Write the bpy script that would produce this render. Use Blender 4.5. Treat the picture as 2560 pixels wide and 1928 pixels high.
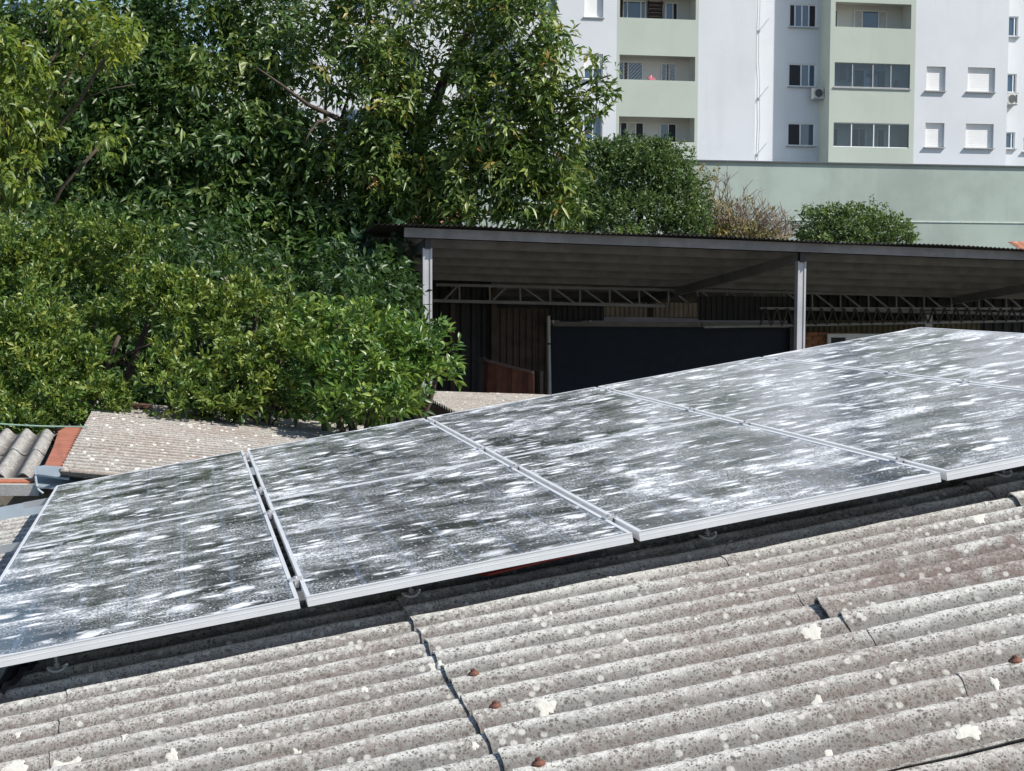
import bpy, math, random
import numpy as np
from mathutils import Vector, Matrix

for o in list(bpy.data.objects):
    bpy.data.objects.remove(o)
C = bpy.context.scene.collection
rng = np.random.default_rng(7)
random.seed(7)

# ------------------------------------------------------------------ camera
FPX, PITCH, ROLL = 3897.4, 0.06398, 0.00371
CAMZ = 4.6
S = 1.134                                     # width of one solar panel, m
Fv = Vector((0, math.cos(PITCH), -math.sin(PITCH)))
Uv = Vector((0, math.sin(PITCH), math.cos(PITCH)))
Rv = Vector((1, 0, 0))
R2 = Rv * math.cos(ROLL) + Uv * math.sin(ROLL)
U2 = -Rv * math.sin(ROLL) + Uv * math.cos(ROLL)
cam = bpy.data.cameras.new("camera")
cam_o = bpy.data.objects.new("camera", cam)
C.objects.link(cam_o)
cam.sensor_width = 36
cam.lens = FPX / 2560 * 36
cam.clip_start = 0.1
cam.clip_end = 900
mw = Matrix.Identity(4)
for i, v in enumerate((R2, U2, -Fv)):
    for j in range(3):
        mw[j][i] = v[j]
mw.translation = Vector((0, 0, CAMZ))
cam_o.matrix_world = mw
bpy.context.scene.camera = cam_o

def ray(x, y):
    return Fv + R2 * ((x - 1280) / FPX) - U2 * ((y - 964) / FPX)
def at(x, y, Y):
    d = ray(x, y)
    return d * (Y / d.y) + Vector((0, 0, CAMZ))

# ------------------------------------------------------------------ world, sun, exposure
SUN = Vector((2.05, -0.63, 2.1)).normalized()
w = bpy.data.worlds.new("World")
bpy.context.scene.world = w
w.use_nodes = True
nt = w.node_tree
sky = nt.nodes.new("ShaderNodeTexSky")
sky.sky_type = 'NISHITA'
sky.sun_disc = False
sky.sun_elevation = math.asin(SUN.z)
sky.sun_rotation = math.atan2(SUN.x, SUN.y)
sky.air_density = 1.0
sky.dust_density = 0.6
sky.ozone_density = 1.5
nt.links.new(sky.outputs[0], nt.nodes["Background"].inputs[0])
nt.nodes["Background"].inputs[1].default_value = 0.10
sl = bpy.data.lights.new("sun", 'SUN')
sl.energy = 4.8
sl.angle = math.radians(0.55)
sl.color = (1.0, 0.955, 0.88)
so = bpy.data.objects.new("sun", sl)
C.objects.link(so)
so.rotation_euler = SUN.to_track_quat('Z', 'Y').to_euler()
so.location = (20, -10, 30)
vs = bpy.context.scene.view_settings
vs.view_transform = 'Standard'
vs.look = 'None'
vs.gamma = 1
vs.exposure = 0.47
vs.use_curve_mapping = False

# ------------------------------------------------------------------ helpers
ROOT = {}

def tag(o, label=None, cat=None, group=None, kind=None):
    if label: o['label'] = label
    if cat: o['category'] = cat
    if group: o['group'] = group
    if kind: o['kind'] = kind
    return o

def thing(name, label, cat, mat=None, group=None, kind=None):
    o = bpy.data.objects.new(name, None)
    o.empty_display_size = 0.2
    C.objects.link(o)
    if mat is None: mat = Matrix.Identity(4)
    if not isinstance(mat, Matrix): mat = Matrix.Translation(Vector(mat))
    o.matrix_world = mat
    ROOT[o.name] = mat
    return tag(o, label, cat, group, kind)

class MB:
    """collects polygons in world coordinates"""
    def __init__(s):
        s.v = []; s.f = []; s.uv = []
    def add(s, vs_, fs_, uvs=None):
        n = len(s.v)
        s.v += [tuple(v) for v in vs_]
        s.f += [tuple(i + n for i in f) for f in fs_]
        if uvs is not None: s.uv += [tuple(u) for u in uvs]
        return s
    def quad(s, a, b, c, d):
        return s.add([a, b, c, d], [(0, 1, 2, 3)])
    def hexa(s, p):        # p: 4 bottom then 4 top
        return s.add(p, [(3, 2, 1, 0), (4, 5, 6, 7), (0, 1, 5, 4), (1, 2, 6, 5), (2, 3, 7, 6), (3, 0, 4, 7)])
    def box(s, c, ax, ay, az, sx, sy, sz):
        c = Vector(c); ax = Vector(ax) * sx / 2; ay = Vector(ay) * sy / 2; az = Vector(az) * sz / 2
        return s.hexa([c - ax - ay - az, c + ax - ay - az, c + ax + ay - az, c - ax + ay - az,
                       c - ax - ay + az, c + ax - ay + az, c + ax + ay + az, c - ax + ay + az])
    def bar(s, a, b, wd, ht, up=Vector((0, 0, 1))):
        a = Vector(a); b = Vector(b); d = (b - a)
        L = d.length; d = d / L
        sd = d.cross(up)
        if sd.length < 1e-4: sd = d.cross(Vector((1, 0, 0)))
        sd.normalize(); u = sd.cross(d).normalized()
        return s.box((a + b) / 2, d, sd, u, L, wd, ht)
    def tube(s, pts, rad, n=8, cap=True):
        pts = [Vector(p) for p in pts]
        if not hasattr(rad, '__len__'): rad = [rad] * len(pts)
        base = len(s.v); k = len(pts); vv = []; ff = []
        pu = None
        for i, p in enumerate(pts):
            d = (pts[min(i + 1, k - 1)] - pts[max(i - 1, 0)]).normalized()
            u = pu if pu is not None else (Vector((0, 0, 1)) if abs(d.z) < .9 else Vector((1, 0, 0)))
            u = (u - d * u.dot(d)).normalized(); pu = u
            r = d.cross(u)
            for j in range(n):
                a = 2 * math.pi * j / n
                vv.append(p + (u * math.cos(a) + r * math.sin(a)) * rad[i])
        for i in range(k - 1):
            for j in range(n):
                ff.append((i * n + j, i * n + (j + 1) % n, (i + 1) * n + (j + 1) % n, (i + 1) * n + j))
        if cap:
            ff.append(tuple(range(n))[::-1]); ff.append(tuple((k - 1) * n + j for j in range(n)))
        return s.add(vv, ff)
    def cyl(s, c, ax, r, h, n=14):
        c = Vector(c); ax = Vector(ax).normalized()
        return s.tube([c - ax * h / 2, c + ax * h / 2], r, n)
    def build(s, name, mat, parent=None, smooth=False, kind=None, label=None):
        me = bpy.data.meshes.new(name)
        M = ROOT[parent.name] if parent is not None else Matrix.Identity(4)
        inv = M.inverted()
        vv = [inv @ Vector(v) for v in s.v] if parent is not None else s.v
        me.from_pydata([tuple(v) for v in vv], [], s.f)
        if s.uv:
            ul = me.uv_layers.new(name="UVMap")
            li = np.empty(len(me.loops), np.int32)
            me.loops.foreach_get("vertex_index", li)
            ul.data.foreach_set("uv", np.array(s.uv, np.float32)[li].ravel())
        if smooth: me.polygons.foreach_set("use_smooth", [True] * len(me.polygons))
        me.materials.append(mat)
        me.update()
        o = bpy.data.objects.new(name, me)
        C.objects.link(o)
        if parent is not None: o.parent = parent
        ROOT[o.name] = M
        return tag(o, label=label, kind=kind)

def inst(name, me, parent, M):
    o = bpy.data.objects.new(name, me)
    C.objects.link(o)
    o.parent = parent
    o.matrix_local = ROOT[parent.name].inverted() @ M
    ROOT[o.name] = ROOT[parent.name]
    return o

def local_mesh(name, mb, mat, smooth=False):
    me = bpy.data.meshes.new(name)
    me.from_pydata([tuple(v) for v in mb.v], [], mb.f)
    if smooth: me.polygons.foreach_set("use_smooth", [True] * len(me.polygons))
    me.materials.append(mat)
    return me

# ------------------------------------------------------------------ materials
class NT:
    def __init__(s, name):
        s.m = bpy.data.materials.new(name); s.m.use_nodes = True
        s.t = s.m.node_tree; s.b = s.t.nodes["Principled BSDF"]
        s.out = s.t.nodes["Material Output"]
    def n(s, typ, **kw):
        nd = s.t.nodes.new(typ)
        for k, v in kw.items():
            if k.startswith('i_'): nd.inputs[k[2:]].default_value = v
            else: setattr(nd, k, v)
        return nd
    def l(s, a, b): s.t.links.new(a, b)
    def coord(s, which='Object', scale=(1, 1, 1)):
        tc = s.n("ShaderNodeTexCoord"); mp = s.n("ShaderNodeMapping")
        mp.inputs['Scale'].default_value = scale
        s.l(tc.outputs[which], mp.inputs['Vector'])
        return mp.outputs[0]
    def noise(s, vec, scale, detail=4, rough=.55, dist=0):
        nd = s.n("ShaderNodeTexNoise"); s.l(vec, nd.inputs['Vector'])
        nd.inputs['Scale'].default_value = scale; nd.inputs['Detail'].default_value = detail
        nd.inputs['Roughness'].default_value = rough; nd.inputs['Distortion'].default_value = dist
        return nd.outputs[0]
    def vor(s, vec, scale, feature='F1', rnd=1.0):
        nd = s.n("ShaderNodeTexVoronoi"); nd.feature = feature; s.l(vec, nd.inputs['Vector'])
        nd.inputs['Scale'].default_value = scale; nd.inputs['Randomness'].default_value = rnd
        return nd
    def rmp(s, fac, a, b, c0=0.0, c1=1.0):
        nd = s.n("ShaderNodeMapRange"); nd.interpolation_type = 'SMOOTHSTEP'
        nd.inputs['From Min'].default_value = a; nd.inputs['From Max'].default_value = b
        nd.inputs['To Min'].default_value = c0; nd.inputs['To Max'].default_value = c1
        s.l(fac, nd.inputs['Value']); return nd.outputs[0]
    def math(s, op, a, b=None):
        nd = s.n("ShaderNodeMath"); nd.operation = op
        for i, x in enumerate((a, b)):
            if x is None: continue
            if isinstance(x, (int, float)): nd.inputs[i].default_value = x
            else: s.l(x, nd.inputs[i])
        return nd.outputs[0]
    def mix(s, fac, a, b):
        nd = s.n("ShaderNodeMix"); nd.data_type = 'RGBA'
        for sock, x in ((nd.inputs[0], fac), (nd.inputs[6], a), (nd.inputs[7], b)):
            if isinstance(x, tuple): sock.default_value = (*x, 1)
            elif isinstance(x, (int, float)): sock.default_value = x
            else: s.l(x, sock)
        return nd.outputs[2]
    def base(s, col): 
        if isinstance(col, tuple): s.b.inputs['Base Color'].default_value = (*col, 1)
        else: s.l(col, s.b.inputs['Base Color'])
    def bump(s, h, strength=.5, dist=.01):
        nd = s.n("ShaderNodeBump"); nd.inputs['Strength'].default_value = strength
        nd.inputs['Distance'].default_value = dist
        s.l(h, nd.inputs['Height']); s.l(nd.outputs[0], s.b.inputs['Normal'])
    def rough(s, r, metal=0.0, spec=None):
        s.b.inputs['Roughness'].default_value = r; s.b.inputs['Metallic'].default_value = metal
        if spec is not None: s.b.inputs['Specular IOR Level'].default_value = spec

def plain(name, col, rough=.6, metal=0.0, var=.15, scale=6.0, bump=0.0, bscale=40):
    t = NT(name); v = t.coord('Object')
    n = t.noise(v, scale, 5, .6)
    t.base(t.mix(t.rmp(n, .3, .7), tuple(c * (1 - var) for c in col), tuple(min(1, c * (1 + var)) for c in col)))
    t.rough(rough, metal)
    if bump: t.bump(t.noise(v, bscale, 4), bump, .005)
    return t.m

def m_fibre(name, light, dark, lichen, rot=1.0, lich=.5, white=.5, sc=1.0, trg=1.0, stain=False):
    t = NT(name); v = t.coord('Object')
    big = t.noise(v, 1.1 * sc, 5, .6)
    mid = t.noise(v, 9 * sc, 6, .65)
    fine = t.noise(v, 70 * sc, 6, .7)
    grit = t.noise(v, 210 * sc, 3, .7)
    base = t.mix(t.rmp(mid, .35, .68), light, tuple(c * .74 for c in light))
    base = t.mix(t.math('MULTIPLY', t.rmp(fine, .47, .60), .8), base, tuple(c * .42 for c in light))
    base = t.mix(t.math('MULTIPLY', t.rmp(grit, .44, .60), .5), base, tuple(min(.8, c * 1.35) for c in light))
    # darker in the troughs and on the flanks toward the camera, noisy edges
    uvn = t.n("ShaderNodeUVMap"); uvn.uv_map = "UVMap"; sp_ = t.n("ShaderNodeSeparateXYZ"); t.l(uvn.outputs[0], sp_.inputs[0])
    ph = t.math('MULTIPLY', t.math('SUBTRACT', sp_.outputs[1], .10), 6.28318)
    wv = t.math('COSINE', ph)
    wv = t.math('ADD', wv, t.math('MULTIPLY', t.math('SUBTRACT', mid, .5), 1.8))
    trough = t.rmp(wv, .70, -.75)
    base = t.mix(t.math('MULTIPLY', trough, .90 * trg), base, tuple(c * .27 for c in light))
    base = t.mix(t.math('MULTIPLY', t.rmp(t.noise(v, .55 * sc, 6, .65), .48, .66), .38), base, tuple(c * k_ for c, k_ in zip(light, (.52, .46, .44))))
    if stain:
        sx = t.n("ShaderNodeSeparateXYZ"); t.l(v, sx.inputs[0]); wob = t.math('MULTIPLY', t.math('SUBTRACT', mid, .5), .9)
        yy = t.math('ADD', t.math('ABSOLUTE', t.math('ADD', sx.outputs[1], .74)), wob)
        xx = t.math('ADD', sx.outputs[0], wob)
        st = t.math('MULTIPLY', t.rmp(yy, .27, .10), t.rmp(xx, 2.55, 2.95))
        base = t.mix(t.math('MULTIPLY', st, t.rmp(fine, .3, .6, .45, .85)), base, (.17, .125, .112))
    # red brown lichen areas made of small rings
    area = t.math('MULTIPLY', t.rmp(big, .40, .58), t.rmp(t.math('ADD', mid, t.math('MULTIPLY', trough, .16)), .44, .6))
    spk = t.rmp(t.noise(v, 60 * sc, 4, .75), .44, .56)
    base = t.mix(t.math('MULTIPLY', t.math('MULTIPLY', area, spk), lich), base, lichen)
    # dark pores and moss dots
    vo = t.vor(v, 46 * sc)
    dots = t.math('MULTIPLY', t.rmp(vo.outputs['Distance'], .38, .14), t.rmp(t.math('ADD', t.noise(v, 14 * sc, 3), t.math('MULTIPLY', trough, .12)), .5, .62))
    base = t.mix(t.math('MULTIPLY', dots, .85), base, dark)
    vo3 = t.vor(v, 110 * sc)
    dots3 = t.math('MULTIPLY', t.rmp(vo3.outputs['Distance'], .42, .2), t.rmp(t.math('ADD', t.noise(v, 22 * sc, 3), t.math('MULTIPLY', trough, .14)), .42, .54))
    base = t.mix(t.math('MULTIPLY', dots3, .9), base, dark)
    # pale crusts
    vo2 = t.vor(v, 30 * sc)
    cr = t.math('MULTIPLY', t.rmp(vo2.outputs['Distance'], .36, .2), t.rmp(t.noise(v, 8 * sc, 3), .47, .60))
    base = t.mix(t.math('MULTIPLY', cr, white), base, (.66, .65, .6))
    t.base(base); t.rough(.95, 0, .15)
    h = t.math('ADD', t.math('MULTIPLY', fine, .8), t.math('MULTIPLY', grit, .5))
    t.bump(h, .8, .006)
    return t.m

def m_glass(name):
    t = NT(name); t.t.nodes.remove(t.b)
    uv = t.n("ShaderNodeUVMap"); uv.uv_map = "UVMap"
    P = uv.outputs[0]
    def mp(sc, loc=(0, 0, 0)):
        m = t.n("ShaderNodeMapping"); m.inputs['Scale'].default_value = sc; m.inputs['Location'].default_value = loc
        t.l(P, m.inputs['Vector']); return m.outputs[0]
    # warp
    def warp(vec, scale, amt):
        nz = t.n("ShaderNodeTexNoise"); t.l(vec, nz.inputs['Vector']); nz.inputs['Scale'].default_value = scale
        nz.inputs['Detail'].default_value = 3
        sub = t.n("ShaderNodeVectorMath"); sub.operation = 'SUBTRACT'; t.l(nz.outputs[1], sub.inputs[0]); sub.inputs[1].default_value = (.5, .5, .5)
        scl = t.n("ShaderNodeVectorMath"); scl.operation = 'SCALE'; t.l(sub.outputs[0], scl.inputs[0]); scl.inputs['Scale'].default_value = amt
        ad = t.n("ShaderNodeVectorMath"); ad.operation = 'ADD'; t.l(vec, ad.inputs[0]); t.l(scl.outputs[0], ad.inputs[1])
        return ad.outputs[0]
    pw = warp(warp(mp((6.3, 8.0, 1)), .5, 1.3), 3.0, .4)
    v1 = t.vor(pw, 1.0)
    sep = t.n("ShaderNodeSeparateColor"); t.l(v1.outputs['Color'], sep.inputs[0])
    rough_edge = t.noise(mp((60, 60, 1)), 1, 4, .7)
    dd = t.math('ADD', v1.outputs['Distance'], t.math('MULTIPLY', t.math('SUBTRACT', rough_edge, .5), .28))
    thr = t.math('SUBTRACT', dd, t.math('MULTIPLY', sep.outputs[1], .26))
    blob = t.math('MULTIPLY', t.rmp(thr, .30, -.20), t.rmp(sep.outputs[0], .32, .6))
    pw2 = warp(warp(mp((9, 17, 1), (3.3, 7.1, 0)), .5, 1.0), 4.0, .4)
    v2 = t.vor(pw2, 1.0)
    sep2 = t.n("ShaderNodeSeparateColor"); t.l(v2.outputs['Color'], sep2.inputs[0])
    dd2 = t.math('ADD', v2.outputs['Distance'], t.math('MULTIPLY', t.math('SUBTRACT', rough_edge, .5), .3))
    blob2 = t.math('MULTIPLY', t.rmp(dd2, .5, .08), t.rmp(sep2.outputs[1], .5, .8))
    # washed bands running up the slope
    wash = t.rmp(t.noise(warp(mp((2.0, 3.2, 1), (9, 2, 0)), 1.0, .9), 1.0, 6, .66), .50, .66)
    band = t.rmp(t.noise(warp(mp((2.2, 15, 1), (1, 5, 0)), .8, 1.3), 1.0, 4, .55), .56, .70)
    spk_n = t.noise(mp((130, 130, 1)), 1.0, 3, .8)
    area = t.rmp(t.noise(mp((2.6, 3.4, 1), (4, 4, 0)), 1.0, 3, .5), .36, .6)
    spk = t.math('MULTIPLY', t.rmp(spk_n, .50, .60), t.math('ADD', t.math('MULTIPLY', area, .50), .05))
    spk2_ = t.noise(mp((55, 60, 1), (2, 9, 0)), 1.0, 4, .75)
    spk = t.math('ADD', spk, t.math('MULTIPLY', t.rmp(spk2_, .56, .64), t.math('MULTIPLY', area, .42)))
    v3 = t.vor(mp((34, 34, 1)), 1.0)
    sep3 = t.n("ShaderNodeSeparateColor"); t.l(v3.outputs['Color'], sep3.inputs[0])
    drops = t.math('MULTIPLY', t.rmp(v3.outputs['Distance'], .2, .1), t.rmp(sep3.outputs[0], .55, .65))
    a = t.math('MAXIMUM', t.math('MULTIPLY', blob, 1.0), t.math('MULTIPLY', blob2, .85))
    a = t.math('MAXIMUM', a, t.math('MULTIPLY', t.math('MULTIPLY', band, t.rmp(rough_edge, .35, .6)), .38))
    a = t.math('ADD', a, t.math('MULTIPLY', t.math('MULTIPLY', wash, t.rmp(spk2_, .34, .6)), .62))
    a = t.math('ADD', a, spk)
    v4 = t.vor(mp((58, 58, 1), (1, 1, 0)), 1.0)
    sep4 = t.n("ShaderNodeSeparateColor"); t.l(v4.outputs['Color'], sep4.inputs[0])
    drops2 = t.math('MULTIPLY', t.rmp(v4.outputs['Distance'], .26, .14), t.rmp(sep4.outputs[0], .5, .6))
    a = t.math('MAXIMUM', a, t.math('MULTIPLY', drops, .9))
    a = t.math('MAXIMUM', a, t.math('MULTIPLY', drops2, .6))
    a = t.math('ADD', a, .012)
    cl = t.n("ShaderNodeClamp"); t.l(a, cl.inputs[0]); cl.inputs[2].default_value = .97
    dif = t.n("ShaderNodeBsdfDiffuse"); dif.inputs[0].default_value = (.86, .885, .92, 1)
    tr = t.n("ShaderNodeBsdfTransparent"); gl = t.n("ShaderNodeBsdfGlossy"); gl.inputs['Roughness'].default_value = .16
    gl.inputs[0].default_value = (.95, .95, .95, 1)
    fr = t.n("ShaderNodeFresnel"); fr.inputs[0].default_value = 1.38
    ms = t.n("ShaderNodeMixShader"); t.l(fr.outputs[0], ms.inputs[0]); t.l(tr.outputs[0], ms.inputs[1]); t.l(gl.outputs[0], ms.inputs[2])
    m2 = t.n("ShaderNodeMixShader"); t.l(cl.outputs[0], m2.inputs[0]); t.l(ms.outputs[0], m2.inputs[1]); t.l(dif.outputs[0], m2.inputs[2])
    t.l(m2.outputs[0], t.out.inputs[0])
    return t.m

def m_leaf(name, c1, c2, c3, rough=.35, trans=.35, c4=None):
    t = NT(name)
    at_ = t.n("ShaderNodeAttribute"); at_.attribute_name = "tone"
    cr = t.n("ShaderNodeValToRGB"); e = cr.color_ramp.elements
    e[0].position = 0.0; e[0].color = (*c1, 1); e[1].position = 1.0; e[1].color = (*c3, 1)
    x = cr.color_ramp.elements.new(.5); x.color = (*c2, 1)
    if c4:
        e[2].color = (*c4, 1); x = cr.color_ramp.elements.new(.93); x.color = (*c3, 1)
    t.l(at_.outputs['Fac'], cr.inputs[0])
    t.base(cr.outputs[0]); t.rough(rough, 0, .45)
    tl = t.n("ShaderNodeBsdfTranslucent")
    hsv = t.n("ShaderNodeHueSaturation"); hsv.inputs['Value'].default_value = 1.5; hsv.inputs['Saturation'].default_value = 1.1
    hsv.inputs['Hue'].default_value = .485
    t.l(cr.outputs[0], hsv.inputs['Color']); t.l(hsv.outputs[0], tl.inputs[0])
    ms = t.n("ShaderNodeMixShader"); ms.inputs[0].default_value = trans
    t.l(t.b.outputs[0], ms.inputs[1]); t.l(tl.outputs[0], ms.inputs[2]); t.l(ms.outputs[0], t.out.inputs[0])
    return t.m

M_alu = plain("anodised_aluminium", (.70, .71, .72), .42, .15, .04)
M_rail = plain("rail_aluminium", (.62, .63, .65), .4, .7, .08)
M_back = plain("white_backsheet", (.86, .87, .88), .5, 0, .03)
t = NT("solar_cell"); t.base((.012, .019, .028)); t.rough(.35, 0, .4); M_cell = t.m
M_glass = m_glass("dirty_glass")
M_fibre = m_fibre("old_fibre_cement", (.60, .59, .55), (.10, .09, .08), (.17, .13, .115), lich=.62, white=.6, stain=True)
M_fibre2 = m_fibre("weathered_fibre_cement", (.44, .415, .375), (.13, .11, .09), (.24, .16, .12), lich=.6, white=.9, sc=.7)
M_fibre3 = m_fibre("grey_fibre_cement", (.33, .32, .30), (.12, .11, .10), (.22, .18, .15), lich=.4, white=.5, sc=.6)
M_drop = plain("chalk_white_crust", (.56, .545, .49), .95, 0, .06, 60, .5, 90)
M_rust = plain("rusty_metal", (.14, .06, .04), .8, .2, .35, 30, .3, 60)
M_rustpaint = plain("rust_red_sheet", (.34, .125, .075), .7, 0, .15, 8, .2, 50)
M_galv = plain("galvanised_sheet", (.33, .38, .41), .45, .3, .12, 4)
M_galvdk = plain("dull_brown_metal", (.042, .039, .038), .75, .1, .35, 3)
M_steel = plain("painted_steel", (.21, .21, .215), .5, .1, .2, 3)
M_truss = plain("dull_truss_steel", (.19, .195, .205), .5, .1, .15, 3)
M_steel_lt = plain("light_steel", (.44, .44, .46), .5, .2, .1, 3)
M_conc = plain("concrete_edge", (.42, .41, .38), .9, 0, .15, 5, .4, 60)
M_orange = plain("orange_sealant", (.40, .14, .07), .8, 0, .2, 20)
M_red = plain("red_sheet", (.30, .025, .018), .6, 0, .1)
M_brown = plain("brown_board", (.14, .075, .045), .8, 0, .2)
M_black = plain("black_rubber", (.018, .019, .026), .5, 0, .2)
M_wall_lo = plain("old_plaster", (.32, .29, .25), .9, 0, .2, 2, .3)
M_wall_brick = plain("dirty_brick_wall", (.20, .12, .09), .9, 0, .3, 12, .3)

def m_plaster(name, col, st=.12, stain=(.4, .42, .4)):
    t = NT(name); v = t.coord('Object')
    n1 = t.noise(v, .35, 6, .6); n2 = t.noise(v, 2.2, 6, .6); 
    mps = t.coord('Object', (1.2, 1.2, .12)); n3 = t.noise(mps, 1.5, 4, .6)
    c = t.mix(t.rmp(n1, .35, .7), col, tuple(x * (1 - st) for x in col))
    c = t.mix(t.math('MULTIPLY', t.rmp(n3, .5, .75), .35), c, tuple(x * (1 - st) * .93 for x in col))
    c = t.mix(t.math('MULTIPLY', t.rmp(n2, .62, .75), .25), c, tuple(min(.85, x * 1.12) for x in col))
    t.base(c); t.rough(.9, 0, .2); t.bump(t.noise(v, 25, 4), .2, .01)
    return t.m
M_white = m_plaster("white_plaster", (.68, .705, .735), .07)
M_green = m_plaster("pale_green_plaster", (.49, .54, .475), .08)
M_podium = m_plaster("green_wall_plaster", (.40, .465, .425), .22)
M_sill = plain("dark_coping", (.09, .10, .11), .7, 0, .1)
M_sill2 = plain("stone_sill", (.34, .35, .36), .7, 0, .1)
M_winfr = plain("white_window_frame", (.72, .74, .76), .5, 0, .03)
M_shut = plain("white_shutter", (.80, .80, .80), .6, 0, .02)
M_curt = plain("pale_curtain", (.5, .5, .48), .9, 0, .12, 5)
t = NT("window_pane"); t.base((.035, .075, .13)); t.rough(.04, 0, 1.0); M_pane = t.m  # blue base colour paints in the sky's reflection
t = NT("dark_room"); t.base((.012, .013, .02)); t.rough(.6); M_room = t.m
M_bwall = m_plaster("balcony_plaster", (.68, .68, .65), .05)
t = NT("balcony_glazing"); t.t.nodes.remove(t.b)
tr = t.n("ShaderNodeBsdfTransparent"); tr.inputs[0].default_value = (.8, .85, .9, 1)
gl = t.n("ShaderNodeBsdfGlossy"); gl.inputs['Roughness'].default_value = .03
fr = t.n("ShaderNodeFresnel"); fr.inputs[0].default_value = 1.6
ms = t.n("ShaderNodeMixShader"); t.l(fr.outputs[0], ms.inputs[0]); t.l(tr.outputs[0], ms.inputs[1]); t.l(gl.outputs[0], ms.inputs[2]); t.l(ms.outputs[0], t.out.inputs[0])
M_glz = t.m

# ------------------------------------------------------------------ ground
g = MB()
g.quad((-300, -100, 0), (300, -100, 0), (300, 500, 0), (-300, 500, 0))
M_ground = plain("bare_earth_ground", (.07, .065, .045), .95, 0, .3, .5, .4, 8)
tag(g.build("ground", M_ground), kind='structure')

# ================================================================== panel roof frame
G = Vector((-0.20804876, 0.97811846, 0)); Rd = Vector((0.96502879, 0.20526455, 0.16305183))
N = Rd.cross(G).normalized()
O0 = Vector((-1.58509224, 4.28892903, -1.07705558)) * S + Vector((0, 0, CAMZ))
def rp(u, v, h=0.0):
    return O0 + (Rd * u + G * v + N * h) * S
MR = Matrix.Identity(4)
for i, vv in enumerate((Rd, G, N)):
    for j in range(3): MR[j][i] = vv[j]
def roofM(u, v, h=0.0):
    m = MR.copy(); m.translation = rp(u, v, h); return m

HC = -0.128          # crest level below panel face (in panel widths)
AMP = 0.0245
PIT = 0.14875
VC0 = -0.16
def wave(v): return HC - AMP + AMP * math.cos(2 * math.pi * (v - VC0) / PIT)

ROWS = [-1.3, -0.69, .31, 1.31, 2.29, 3.28, 4.28, 5.28]
LAPS = [-4.32, -3.13, -1.94, -.75, .44, 1.63, 2.82, 4.06]
sheet_info = {}
def sheet_h(i, j, u, v):
    u0, u1 = ROWS[i], ROWS[i + 1]; va, vb = LAPS[j], LAPS[j + 1]
    lo, hi, lat, jit = sheet_info[(i, j)]
    k = (u - u0) / (u1 - u0)
    h = wave(v) + lo * (1 - k) + .0005 * k + .003 * (v - va) / (vb - va)
    if i == 4: h += .019 * math.exp(-((v + .80) / .13) ** 2) * (1 - k) ** 3
    # one side lifted where the laps gape
    e = max(0, 1 - (v - va) / .12)
    h += lat * e * max(0, min(1, .2 + k))
    h += .0018 * math.sin(u * 7 + j * 1.3) * math.cos(v * 4 + i) + .0012 * math.sin(u * 23 + v * 17 + i * 3)
    return h
roof = thing("corrugated_roof", "old speckled grey fibre cement roof in the foreground under the solar panels", "roof", roofM(0, 0, HC))
for i in range(len(ROWS) - 1):
    for j in range(len(LAPS) - 1):
        lo = .0105 + random.uniform(-.001, .002)
        if i == 3: lo = .0115
        if i == 2: lo = .003
        if i == 4: lo = .0015
        lat = random.choice([0, 0, .002])
        if (i, j) in ((3, 3), (4, 3)): lat = .004
        if (i, j) in ((3, 2), (4, 2)): lat = .016
        sheet_info[(i, j)] = (lo, .0, lat, 0)
def sheet(i, j):
    u0, u1 = ROWS[i], ROWS[i + 1]; va, vb = LAPS[j], LAPS[j + 1]
    ju = random.uniform(-.012, .012) if not (i == 3) else random.uniform(-.003, .003)
    ua, ub = u0 + ju, u1 + .09
    ve = vb + .05
    nu = 10; nv = int(round((ve - va) / PIT * 12))
    vv = []; uvs = []; T = .0055
    for top in (1, 0):
        for a in range(nu + 1):
            u = ua + (ub - ua) * a / nu
            for b in range(nv + 1):
                v = va + (ve - va) * b / nv
                uu = u
                if a == 0: uu += .004 * math.sin(v * 40 + i) + .002 * math.sin(v * 131)
                vv.append(rp(uu, v, sheet_h(i, j, u, v) - (0 if top else T))); uvs.append((u, (v - VC0) / PIT))
    W = nv + 1; H = (nu + 1) * W; ff = []
    for a in range(nu):
        for b in range(nv):
            q = a * W + b
            ff.append((q, q + W, q + W + 1, q + 1)); ff.append((H + q, H + q + 1, H + q + W + 1, H + q + W))
    for b in range(nv):
        ff.append((b, b + 1, H + b + 1, H + b)); q = nu * W + b; ff.append((q + 1, q, H + q, H + q + 1))
    for a in range(nu):
        q = a * W; ff.append((q + W, q, H + q, H + q + W)); q += nv; ff.append((q, q + W, H + q + W, H + q))
    m = MB(); m.add(vv, ff, uvs)
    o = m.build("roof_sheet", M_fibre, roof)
    return o
for i in range(len(ROWS) - 1):
    for j in range(len(LAPS) - 1):
        o = sheet(i, j)
        # smooth only top grid
        o.data.polygons.foreach_set("use_smooth", [True] * len(o.data.polygons))
        try: o.data.set_sharp_from_angle(angle=math.radians(50))
        except Exception: pass
def top_h(u, v):
    for i in range(len(ROWS) - 1):
        if ROWS[i] <= u < ROWS[i + 1]:
            for j in range(len(LAPS) - 1):
                if LAPS[j] <= v < LAPS[j + 1]:
                    return sheet_h(i, j, u, v)
    return wave(v)
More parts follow.
